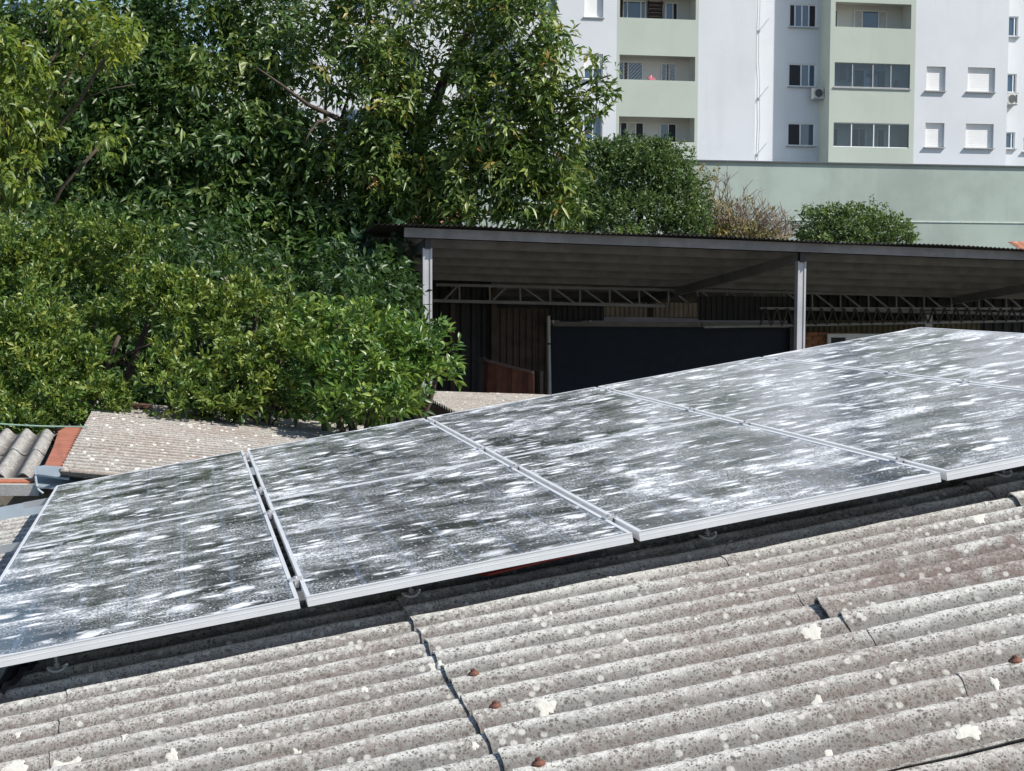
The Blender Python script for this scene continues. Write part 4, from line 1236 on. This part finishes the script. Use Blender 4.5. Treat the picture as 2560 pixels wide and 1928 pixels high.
# podium / boundary wall below the building
POFF = 1.0
pod = thing("boundary_wall", "long pale green plastered wall with dark coping below the apartment block", "wall", fp(0, 0, POFF))
sa, za = fs(1700, 405, POFF); sb, zb_ = fs(2560, 416, POFF)
zp = (za + zb_) / 2
m = MB(); a0, a1 = xA0 - 10, xG1 + 14
zledge = fs(2350, 555, POFF)[1]
m.hexa([fp(a0, 0, POFF), fp(a1, 0, POFF), fp(a1, 0, .05), fp(a0, 0, .05), fp(a0, zp, POFF), fp(a1, zp, POFF), fp(a1, zp, .05), fp(a0, zp, .05)])
m.build("wall_face", M_podium, pod)
m = MB(); m.box(fp((a0 + a1) / 2, zp + .03, POFF - .42), Ee, En, Vector((0, 0, 1)), a1 - a0, 1.02, .06); m.build("coping", M_sill, pod)
m = MB(); m.box(fp((a0 + a1) / 2, zledge, POFF + .02), Ee, En, Vector((0, 0, 1)), a1 - a0, .03, .05); m.build("ledge", plain("pale_ledge", (.55, .62, .57), .8), pod)

# ---------- distant buildings glimpsed on the left, tiled roofs
M_far = m_plaster("far_building_plaster", (.42, .36, .33), .1); M_far2 = m_plaster("far_pale_plaster", (.6, .6, .6), .1)
hb = thing("distant_building", "pinkish distant building glimpsed through the leaves at the left edge", "building", at(0, 400, 95))
m = MB(); c = at(-30, 300, 95); m.box(Vector((c.x, c.y + 4, c.z / 2 + 3)), (1, 0, 0), (0, 1, 0), (0, 0, 1), 7, 8, c.z + 6); m.build("wall", M_far, hb)
for q in range(4):
    for r in range(3):
        m = MB(); m.box(Vector((c.x - 2 + r * 2, c.y - .02, c.z - 2 + q * 2.8)), (1, 0, 0), (0, 1, 0), (0, 0, 1), 1.1, .1, 1.2); m.build("window", M_pane, hb)
def tile_roof(pxl, pxr, pyt, pyb, Y, label):
    root = thing("tiled_roof_house", label, "house", at((pxl + pxr) / 2, pyb, Y))
    A_ = at(pxl, pyb, Y); B_ = at(pxr, pyb, Y); hgt = at(pxl, pyt, Y + 3).z - A_.z
    d = (B_ - A_).normalized(); L = (B_ - A_).length; k = Vector((0, 3, hgt)); n = 24
    def fn(s, t):
        r = s * 12; fr_ = r - math.floor(r)
        return A_ + d * t + k * s + Vector((0, 0, .03 * abs(math.sin(math.pi * t / .24)) + .04 * (1 - fr_)))
    M_tile = bpy.data.materials.get("clay_tile") or plain("clay_tile", (.36, .15, .085), .85, 0, .3, 6, .3)
    wavy(fn, 48, int(L / .24 * 6), 0, .999, 0, L, .02, "roof_tiles", M_tile, root, smooth=False)
    m = MB(); cc = (A_ + B_) / 2; m.box(Vector((cc.x, cc.y + 1.9, A_.z / 2 - .05)), (1, 0, 0), (0, 1, 0), (0, 0, 1), L * .95, 3, A_.z - .1); m.build("wall", M_far2, root)
tile_roof(1000, 1150, 500, 578, 44, "orange clay tiled roof glimpsed behind the leaves above the shed's left end")
tile_roof(2600, 2830, 606, 655, 46, "red clay tiled roof peeking over the shed at the right edge")

# ================================================================== vegetation
def leaf_arrays(cen, ax, up, ln, wd, fold=.25, droop=.15):
    """cen base points; ax unit axis; up unit approx normal -> verts (n*5,3), tris (n*4,3)"""
    n = len(cen)
    side = np.cross(ax, up); side /= np.linalg.norm(side, axis=1)[:, None] + 1e-9
    nr_ = np.cross(side, ax)
    b = cen; tpt = cen + ax * ln[:, None]; tpt[:, 2] -= droop * ln
    mid = cen + ax * (ln * .48)[:, None]
    Lp = mid + side * (wd * .5)[:, None] + nr_ * (wd * fold * .5)[:, None]
    Rp = mid - side * (wd * .5)[:, None] + nr_ * (wd * fold * .5)[:, None]
    v = np.stack([b, Lp, tpt, Rp, mid], 1).reshape(-1, 3)
    base = (np.arange(n) * 5)[:, None, None]
    f = np.array([[0, 4, 1], [1, 4, 2], [2, 4, 3], [3, 4, 0]])[None] + base
    return v, f.reshape(-1, 3)

def np_mesh(name, v, f, mat, tone=None, smooth=False):
    me = bpy.data.meshes.new(name)
    me.vertices.add(len(v)); me.vertices.foreach_set("co", v.astype(np.float32).ravel())
    me.loops.add(len(f) * 3); me.loops.foreach_set("vertex_index", f.astype(np.int32).ravel())
    me.polygons.add(len(f)); me.polygons.foreach_set("loop_start", np.arange(0, len(f) * 3, 3, dtype=np.int32))
    me.polygons.foreach_set("loop_total", np.full(len(f), 3, np.int32))
    if tone is not None:
        at_ = me.attributes.new("tone", 'FLOAT', 'FACE'); at_.data.foreach_set("value", tone.astype(np.float32))
    me.materials.append(mat); me.update(calc_edges=True); return me

def unit(a): return a / (np.linalg.norm(a, axis=1)[:, None] + 1e-9)

HOLES = [(345,885,58,85,15.4),(245,738,90,42,16.0),(340,812,48,30,15.8),(465,650,80,46,16.2),(628,822,55,42,15.4),(385,1000,66,50,14.8),(560,705,40,34,16),
         (150,842,70,16,14.9),(720,915,46,38,14.9),(860,742,110,34,16),(500,885,54,32,15),(90,735,50,18,16),(780,985,40,18,14.4),(420,840,30,40,15.5),(600,985,50,18,14.7)]
def crown(blobs, leaf_len, leaf_w, mat, per=8, dens=1.0, droop=.35, spread=.8, hollow=.45, tone0=.35, tone_sd=.18, gap=0.0, rim=None, lift=.3, sub=0, subr=.42, mixf=.38, jit=.24, holes=False):
    """blobs: (px, py, r_px_x, r_px_z, Y, depth_scale, [density], [tone])"""
    V = []; Fs = []; T = []; nb = 0; cl_pts = []
    for b in blobs:
        px, py, rx, rz, Y = b[:5]; dsc = b[5] if len(b) > 5 else 1.0; dn = b[6] if len(b) > 6 else 1.0; tb = b[7] if len(b) > 7 else 0
        c = np.array(at(px, py, Y)); k = Y / FPX
        R = np.array([rx * k, max(rx, rz) * k * dsc, rz * k])
        area = R[0] * R[2] * math.pi
        nl = int(dens * dn * 7.0 * area * (1 + .35 * dsc) / (leaf_len * leaf_w * .6))
        ncl = max(3, nl // per)
        d = unit(rng.normal(size=(ncl, 3))); r = hollow + (1 - hollow) * rng.random(ncl) ** .6
        # lumpy radius
        ph = rng.random(3) * 6.28
        lump = 1 + .14 * np.sin(d[:, 0] * 5 + ph[0]) * np.cos(d[:, 2] * 6 + ph[1]) + .10 * np.sin(d[:, 1] * 9 + d[:, 2] * 8 + ph[2])
        if sub:
            ns = sub; sd_ = unit(rng.normal(size=(ns, 3))); sd_[:, 1] = np.where(sd_[:, 1] > .3, -sd_[:, 1], sd_[:, 1])
            sc_ = sd_ * (.55 + .35 * rng.random(ns))[:, None]; sr_ = subr * (.7 + .6 * rng.random(ns))
            pick = rng.integers(0, ns, ncl)
            pcl = sc_[pick] + d * (sr_[pick] * (.35 + .65 * rng.random(ncl) ** .5))[:, None]
            pb_ = d * (r * lump)[:, None]; mk_ = (rng.random(ncl) < mixf)[:, None]
            pcl = np.where(mk_, pb_ * .88, pcl)
            pc = c + pcl * R; dirs = d
        else:
            pc = c + d * (r * lump)[:, None] * R; dirs = None
        if gap > 0:
            f1 = np.sin(pc[:, 0] * 3.1 / (leaf_len * 7) + pc[:, 2] * 1.7 / (leaf_len * 7)) * np.sin(pc[:, 2] * 2.6 / (leaf_len * 7) - pc[:, 1] * .9 / (leaf_len * 7) + 1.3)
            kp = f1 < (1 - gap * 1.2); pc = pc[kp]
            if dirs is not None: dirs = dirs[kp]
        if holes:
            kp = np.ones(len(pc), bool)
            for hx, hy, hrx, hry, hY in HOLES:
                hc = np.array(at(hx, hy, hY)); kk = hY / FPX
                e_ = (pc - hc) / np.array([hrx * kk, 1.6, hry * kk])
                kp &= ((e_ ** 2).sum(1) > .75 + .5 * rng.random(len(pc)))
            pc = pc[kp]
            if dirs is not None: dirs = dirs[kp]
        d2 = unit(pc - c) if dirs is None else unit(unit(pc - c) * .5 + dirs); ncl = len(pc)
        tw = unit(d2 + np.array([0, 0, lift]) + rng.normal(size=(ncl, 3)) * .45)
        ct = np.clip(tone0 + tb + rng.normal(size=ncl) * tone_sd, 0, 1)
        a0 = rng.random(ncl) * 6.28
        for q in range(per):
            an = a0 + 6.28 * q / per + rng.normal(size=ncl) * jit * 2
            ref = np.where(np.abs(tw[:, 2:3]) < .9, np.array([[0, 0, 1.]]), np.array([[1., 0, 0]]))
            e1 = unit(np.cross(tw, ref)); e2 = np.cross(tw, e1)
            rad_ = e1 * np.cos(an)[:, None] + e2 * np.sin(an)[:, None]
            s_ = spread * (1 + rng.normal(size=ncl) * .2)
            ax = unit(rad_ * s_[:, None] + tw * (1.05 - s_ * .5)[:, None] + np.array([0, 0, -droop]) + rng.normal(size=(ncl, 3)) * jit)
            ln = leaf_len * (1 + rng.normal(size=ncl) * .28).clip(.45, 1.6); wd = leaf_w * (1 + rng.normal(size=ncl) * .2).clip(.5, 1.5)
            off = pc + tw * (rng.random(ncl) * leaf_len * (.7 + jit * 5))[:, None] + rad_ * (leaf_len * .08)
            v, f = leaf_arrays(off, ax, unit(tw + rng.normal(size=(ncl, 3)) * .55), ln, wd, .5, .12 + droop * .2)
            V.append(v); Fs.append(f + nb); nb += len(v)
            T.append(np.repeat(np.clip(ct + rng.normal(size=ncl) * .08, 0, 1), 4))
        cl_pts.append(pc)
    return np.concatenate(V), np.concatenate(Fs), np.concatenate(T)

M_bark = plain("rough_bark", (.07, .052, .04), .95, 0, .3, 12, .8, 30)
M_twig = plain("dry_twig", (.23, .185, .145), .9, 0, .3, 12)
def limbs(base, tops, r0, tw=.02, seed=1, wig=.12, lex=1.7):
    R_ = random.Random(seed); m = MB()
    for T_ in tops:
        T_ = Vector(T_); base = Vector(base)
        n = 9; pts_ = []; rad = []
        for i in range(n + 1):
            s_ = i / n
            p = Vector((base.x + (T_.x - base.x) * s_ ** lex, base.y + (T_.y - base.y) * s_ ** lex, base.z + (T_.z - base.z) * s_ ** .85))
            L = (T_ - base).length
            if 0 < i: p += Vector((R_.uniform(-1, 1), R_.uniform(-1, 1), R_.uniform(-1, 1))) * wig * L * .12 * s_
            pts_.append(p); rad.append(r0 * (1 - s_) ** 1.1 + tw)
        m.tube(pts_, rad, 7)
        for q in range(5):      # side twigs
            i = R_.randint(4, n - 1); p = pts_[i]
            e = p + Vector((R_.uniform(-1, 1), R_.uniform(-1, 1), R_.uniform(-.2, 1))) * L * .12
            m.tube([p, (p + e) / 2 + Vector((0, 0, .05)), e], [rad[i] * .5, rad[i] * .3, tw * .4], 5)
    return m

def tree(name, label, cat, base, blobs, mat, leaf_len, leaf_w, trunk_r, group=None, single=None, extra=None, limb_n=8, lex=1.7, **kw):
    root = thing(name, label, cat, base, group)
    v, f, t_ = crown(blobs, leaf_len, leaf_w, mat, **kw)
    Mi = Vector(base)
    if single is not None:     # split off big, separately visible leaves
        nL = len(v) // 5; cen = v.reshape(nL, 5, 3)[:, 0]
        rel = cen - np.array((0, 0, CAMZ)); zc = rel @ np.array(Fv); X = 1280 + FPX * (rel @ np.array(R2)) / zc; Yp = 964 - FPX * (rel @ np.array(U2)) / zc
        sel = single(X, Yp, cen); idx = np.where(sel)[0]
        idx = idx[np.argsort(cen[idx, 1])][:290]
        mask = np.zeros(nL, bool); mask[idx] = True
        L5 = v.reshape(nL, 5, 3)
        for i in idx:
            p = L5[i] - np.array(Mi)
            me = np_mesh("leaf", p, np.array([[0, 4, 1], [1, 4, 2], [2, 4, 3], [3, 4, 0]]), mat, np.full(4, t_[i * 4]))
            o = bpy.data.objects.new("leaf", me); C.objects.link(o); o.parent = root
        keep = ~mask
        v = L5[keep].reshape(-1, 3); nk = keep.sum()
        f = (np.array([[0, 4, 1], [1, 4, 2], [2, 4, 3], [3, 4, 0]])[None] + (np.arange(nk) * 5)[:, None, None]).reshape(-1, 3)
        t_ = t_.reshape(nL, 4)[keep].ravel()
    me = np_mesh("foliage", v - np.array(Mi), f, mat, t_)
    o = bpy.data.objects.new("foliage", me); C.objects.link(o); o.parent = root; o['kind'] = 'stuff'
    bs = blobs if len(blobs) <= limb_n else [blobs[i] for i in sorted(random.Random(5).sample(range(len(blobs)), limb_n))]
    m = limbs(base, [at(b[0], b[1], b[4]) for b in bs], trunk_r, seed=len(blobs), lex=lex)
    if extra: extra(m)
    m.build("trunk", M_bark, root, smooth=True)
    return root

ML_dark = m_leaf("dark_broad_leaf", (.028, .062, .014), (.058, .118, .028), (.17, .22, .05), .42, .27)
ML_mango = m_leaf("long_drooping_leaf", (.040, .085, .020), (.105, .175, .038), (.26, .30, .07), .40, .28, (.32, .20, .06))
ML_hedge = m_leaf("small_hedge_leaf", (.042, .095, .018), (.115, .18, .032), (.25, .29, .06), .42, .22)
ML_citrus = m_leaf("glossy_citrus_leaf", (.036, .095, .020), (.10, .185, .034), (.23, .31, .06), .38, .25)
ML_lime = m_leaf("lime_young_leaf", (.07, .13, .025), (.16, .23, .045), (.30, .33, .07), .4, .4)
ML_fig = m_leaf("round_fig_leaf", (.022, .06, .028), (.035, .08, .035), (.05, .1, .04), .5, .3)
ML_round = m_leaf("fine_bush_leaf", (.034, .080, .026), (.090, .150, .042), (.18, .24, .06), .45, .25)
ML_dry = m_leaf("yellowing_leaf", (.12, .13, .05), (.21, .20, .075), (.32, .24, .07), .6, .3)

def gbase(px, Y):
    p = at(px, 900, Y); p.z = 0; return p

# big dark tree, left and centre
A_blobs = [(90,150,150,140,27),(280,70,160,130,27,1,.72),(480,90,170,150,27,1,.8),(660,80,110,130,27,1,.9),(180,300,170,140,26),(380,260,160,150,26),(560,240,130,140,26,1,1,.22),
  (700,170,60,100,26,1,.65,.25),(90,430,140,110,25.5),(280,440,170,130,25.5),(480,420,170,140,25.5),(650,400,130,120,25.5,1,1,.12),(760,420,90,120,25.5,1,.9,.25),(600,560,150,110,25),(760,570,120,110,25),
  (880,590,90,80,25,1,.9),(430,560,140,90,25),(820,660,110,80,24.5),(660,680,130,90,24.5),(870,470,80,80,25.5,1,.8,.2),
  (300,180,200,150,29.5),(560,380,220,150,29.5),(150,400,200,150,29.5),(700,600,200,120,29),(180,760,260,150,23,.5),(450,880,240,140,22.5,.5),(700,860,160,120,22.5,.5),(300,640,260,100,23.5,.5),(40,900,160,140,22,.5)]
tree("broadleaf_tree", "huge dark green broadleaf tree filling the upper left of the picture", "tree", gbase(560, 29), A_blobs, ML_dark, .17, .062, .32,
     per=7, dens=.78, droop=.35, tone0=.40, tone_sd=.22, gap=.08, limb_n=12, sub=16, subr=.36)
# mango tree to the right
def big_branch(m):
    m.tube([at(985, 470, 25.5), at(960, 420, 25.3), at(905, 330, 25.0), at(835, 292, 24.6), at(770, 262, 24.3), at(700, 210, 24.0), at(640, 168, 23.8)], [.10, .08, .06, .045, .032, .022, .012], 8)
    m.tube([at(822, 298, 24.4), at(795, 305, 24.2), at(775, 330, 24.1), at(760, 360, 24)], [.025, .022, .018, .012], 8)
    m.tube([at(1250, 330, 25), at(1330, 268, 24.7), at(1400, 238, 24.5), at(1470, 205, 24.3), at(1528, 188, 24.2)], [.05, .04, .03, .022, .012], 7)
    m.tube([at(1395, 240, 24.5), at(1430, 262, 24.4), at(1450, 300, 24.3)], [.02, .014, .01], 6)
    m.tube([at(1180, 155, 25), at(1230, 115, 24.9), at(1300, 60, 24.8)], [.06, .045, .02], 7)
    m.tube([at(1030, 440, 25.6), at(1060, 330, 25.5), at(1110, 200, 25.4), at(1180, 60, 25.3)], [.16, .12, .08, .05], 8)
    m.tube([at(1060, 330, 25.5), at(1010, 270, 25.3), at(930, 120, 25.1)], [.09, .07, .03], 8)
B_blobs = [(800,60,50,60,25.6,1,.7),(800,170,50,60,25.6,1,.5),(900,60,70,90,25.5,1,1),(1000,40,80,70,25.5,1,.7),(960,150,70,70,25,1,1.05),(870,180,60,60,25,1,.7),(1190,30,90,60,25,1,1.05),(1290,80,80,60,24.6,1,1.1),(1350,110,50,45,24.4,1,1.1),
  (1400,150,30,44,24.3,1,.9),(960,260,90,90,24.8,1,1.2),(1060,260,40,50,25.4,1,.5),(1190,160,70,60,25,1,.8),(1240,230,90,70,24.6,1,1.15),(1340,220,70,70,24.4,1,1.1),(1390,280,50,50,24.3,1,.9),
  (1130,330,70,60,24.8,1,.8),(1250,340,110,80,24.5,1,1.1),(1485,178,24,16,24.1,.8,1.0),(1502,215,10,30,24.1,.8,1.0),(1465,268,32,32,24.1,.8,1.1),(1432,330,26,50,24.1,.8,.9),(1494,265,14,32,24.1,.8,1.0),
  (960,360,80,90,24.8,1,1.1),(1000,470,90,80,24.8,1,1.0),(900,400,70,90,25,1,1),(1150,430,100,80,24.6,1,1.05),(1290,440,90,80,24.4,1,1.1),(1380,410,70,60,24.3,1,1.05),(1180,530,110,60,24.6,1,1.0),
  (1330,530,80,50,24.4,1,1.05),(1400,490,40,60,24.3,1,1.0),(1080,540,60,50,25,1,.7),(930,530,70,60,24.8,1,.9),(1100,100,50,60,25.6,1,.35),(1010,190,60,60,25.6,1,.5),(1370,2,30,10,24.2,.8,.9),(1300,10,40,40,24.6,1,.9)]
tree("mango_tree", "mango tree with long drooping olive leaves hanging in front of the white building", "tree", gbase(850, 27.8), B_blobs, ML_mango, .155, .050, .12,
     per=8, dens=.78, droop=.22, spread=1.0, tone0=.46, tone_sd=.22, gap=.07, sub=9, subr=.45, extra=big_branch, limb_n=9, lex=3.2, lift=.5,
     single=lambda X, Yp, c: (X > 1395) & (X < 1560) & (Yp > -10) & (Yp < 400))
# lime green young tree at the left edge
C_blobs = [(30,160,80,80,21,1,1,.0),(40,300,80,90,21,1,1,.0),(130,260,60,60,21.3,1,.6),(250,100,90,60,21.5,1,.8),(180,40,80,40,21.6,1,.7),(30,440,60,60,20.8,1,.9),(50,520,50,40,20.8,1,.6),(290,110,50,30,21,1,.8),(265,350,30,25,21,1,1)]
tree("lime_leaf_tree", "yellow green tree with large leaves at the far left edge", "tree", gbase(-260, 21.5), C_blobs, ML_lime, .13, .06, .04,
     per=6, dens=.62, droop=.55, spread=1.1, tone0=.45, tone_sd=.28, hollow=.2, sub=8, subr=.45)
# dense small leaved hedge trees lower left
D1 = [(60,660,150,110,16.6),(220,640,130,90,16.8),(340,660,120,110,16.4),(110,800,170,120,15.6),(60,930,160,110,14.8),(220,920,130,110,15),(250,1010,80,60,14.6),(400,760,110,90,15.8),(440,700,60,80,15.9,1,.9),
      (120,1010,140,60,14.4),(40,760,120,80,15.4),(300,830,80,70,15.4,1,.8),(20,1060,120,60,13.9),(330,960,70,80,14.8),(60,850,160,100,15.0),(250,780,110,80,16.2)]
tree("clipped_hedge_tree", "dense light green small leaved shrub filling the left edge above the wavy roof", "shrub", gbase(120, 15.8), D1, ML_hedge, .066, .029, .10,
     per=9, dens=.60, droop=.0, spread=.6, tone0=.42, tone_sd=.27, hollow=.5, lift=1.0, sub=14, subr=.32, mixf=.05, holes=True)
D2 = [(480,840,110,90,15.6),(560,760,100,70,15.9),(620,840,110,80,15.4),(500,940,100,80,15),(600,960,110,80,14.9),(700,900,90,90,15),(560,700,50,50,16.2,1,.8),(640,730,60,60,16.2,1,.8),(400,930,60,50,15,1,.5),(680,1000,80,32,14.8),(560,1000,130,40,14.7),(420,1010,90,50,14.5),(720,820,80,70,15.8,1,.8)]
tree("middle_leafy_shrub", "leafy mid green shrub in the middle of the row, behind the beige crusted roof", "shrub", gbase(560, 15.8), D2, ML_hedge, .074, .031, .09,
     per=9, dens=.60, droop=.0, spread=.6, tone0=.48, tone_sd=.25, hollow=.5, lift=1.0, sub=10, subr=.34, mixf=.03, holes=True)
D3 = [(800,850,100,70,15.6),(900,830,90,60,15.4),(960,870,90,60,15),(1045,890,80,55,14.8),(1092,900,42,40,14.7),(860,950,110,70,14.8),(980,950,90,60,14.6),(920,1010,110,50,14.3),(850,1030,80,40,14.3),(770,945,80,60,15),(1010,1010,60,30,14.2,1,.8),(840,790,60,40,15.9,1,.9),(1060,840,60,40,15.3,1,.7),(1090,940,50,30,14.7)]
tree("glossy_citrus_shrub", "bright glossy citrus shrub reaching in front of the shed's left post", "shrub", gbase(930, 15.4), D3, ML_citrus, .095, .036, .09,
     per=8, dens=.62, droop=.1, spread=.7, tone0=.48, tone_sd=.25, hollow=.45, lift=.9, sub=11, subr=.38, mixf=.10, holes=True)
# background mass behind the shrubs, leaf tone lowered to paint deep shade
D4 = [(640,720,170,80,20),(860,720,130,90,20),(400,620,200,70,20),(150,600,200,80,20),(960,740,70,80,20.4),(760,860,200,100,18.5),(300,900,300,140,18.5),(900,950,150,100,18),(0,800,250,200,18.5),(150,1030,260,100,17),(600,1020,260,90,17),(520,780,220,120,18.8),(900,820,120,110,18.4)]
tree("shaded_back_shrub", "shrub mass with leaf colour darkened as shade behind the lighter shrubs under the big tree", "shrub", gbase(600, 20), D4, ML_dark, .11, .045, .10,
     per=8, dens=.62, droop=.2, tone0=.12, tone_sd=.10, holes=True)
F_b = [(890,650,60,50,22.6,1,.8),(970,640,45,45,22.6,1,.9),(930,700,50,50,22.4,1,.9),(990,710,34,45,22.4,1,.8),(860,720,50,40,22.4,1,.7),(975,780,40,50,22.4,1,.7)]
tree("round_leaf_plant", "shaded plant with round bluish green leaves left of the shed's first post", "plant", gbase(930, 22.8), F_b, ML_fig, .15, .10, .05,
     per=6, dens=.6, droop=.2, spread=1.0, tone0=.5, tone_sd=.2, hollow=.2)
G_b = [(1500,460,110,110,40),(1600,440,120,90,40),(1520,400,80,50,40),(1690,500,80,90,40),(1560,540,160,60,39.6),(1450,540,60,60,39.8),(1720,560,60,40,39.6),(1620,380,50,24,40),(1650,400,80,45,40)]
tree("rounded_bush", "large rounded dense green bush behind the shed roof left of the bare bush", "bush", gbase(1590, 40), G_b, ML_round, .105, .044, .15,
     per=8, dens=.6, droop=.0, spread=.7, tone0=.42, tone_sd=.17, hollow=.7, lift=.6, sub=40, subr=.26, mixf=.6)
I_b = [(2060,570,75,50,43),(2130,560,90,48,43),(2210,580,70,40,43),(2250,600,40,20,42.8),(2100,600,110,30,42.6)]
tree("small_rounded_bush", "smaller rounded green bush behind the shed roof at the right", "bush", gbase(2130, 43), I_b, ML_round, .11, .046, .12,
     per=8, dens=.6, droop=.0, spread=.7, tone0=.5, tone_sd=.17, hollow=.7, lift=.6, sub=40, subr=.26, mixf=.6)
K_b = [(1350,575,50,12,37,.6,.9),(1430,578,30,10,37,.6,.9),(1570,588,40,10,37,.6,.8)]
tree("low_lime_creeper", "low lime green sprigs just above the edge of the shed roof", "plant", gbase(1400, 37), K_b, ML_lime, .10, .04, .03, per=7, dens=.6, droop=0, tone0=.3, lift=.8)
# dry twiggy bush with yellow leaves
H = thing("dry_twiggy_bush", "half bare brown twiggy bush with yellow leaves between the two rounded bushes", "bush", gbase(1860, 41))
R_ = random.Random(9); m = MB()
for q in range(150):
    bx = R_.uniform(1770, 1960); b0 = at(bx, 620, 41 + R_.uniform(-.6, .6))
    ang = R_.uniform(-.5, .75) if bx > 1820 else R_.uniform(-.75, .25)
    hh = R_.uniform(60, 170) * (1.1 - abs((bx - 1800) / 260))
    if bx < 1830: hh *= 1.25
    e = at(bx + math.sin(ang) * hh, 620 - math.cos(ang) * hh, b0.y + R_.uniform(-.5, .5))
    mid = (b0 + e) / 2 + Vector((R_.uniform(-.1, .1), 0, R_.uniform(-.05, .1)))
    m.tube([b0, mid, e], [.022, .014, .006], 5)
    for w_i in range(4):
        s_ = R_.uniform(.4, .95); p = b0.lerp(e, s_); L = R_.uniform(.15, .4)
        a2 = ang + R_.choice([-1, 1]) * R_.uniform(.3, .9)
        m.tube([p, p + Vector((math.sin(a2) * L, R_.uniform(-.15, .15), math.cos(a2) * L))], [.010, .005], 4)
m.build("branches", M_twig, H)
v, f, t_ = crown([(1790,560,60,50,40.8,.8,.8),(1840,585,70,30,40.6,.8,.9),(1760,470,40,60,41,.8,.25),(1900,600,60,20,40.6,.8,.8),(1850,540,90,50,41,.8,.16)], .085, .04, ML_dry, per=6, dens=.5, droop=.1, tone0=.5, tone_sd=.3)
me = np_mesh("foliage", v - np.array(gbase(1860, 41)), f, ML_dry, t_); o = bpy.data.objects.new("foliage", me); C.objects.link(o); o.parent = H; o['kind'] = 'stuff'

# small red blossoms in the dark tree
M_blos = plain("red_petal", (.6, .06, .03), .6, 0, .1)
fl = thing("red_flower", "small red blossom hanging in the dark foliage left of the shed", "flower", at(684, 680, 23.6))
m = MB(); c = at(684, 680, 23.6)
for q in range(6):
    a = q * 1.047; d = Vector((math.cos(a), -.5, math.sin(a))); e = d.cross(Vector((0, 1, 0))).normalized()
    m.add([c, c + d * .07 + e * .03, c + d * .12, c + d * .07 - e * .03, c + d * .06 + Vector((0, -.02, 0))], [(0, 1, 4), (1, 2, 4), (2, 3, 4), (3, 0, 4)])
m.build("petals", M_blos, fl)
m = MB(); m.tube([c, c + Vector((0, .05, .1)), c + Vector((0, .3, .3))], .006, 5); m.build("stem", M_twig, fl)
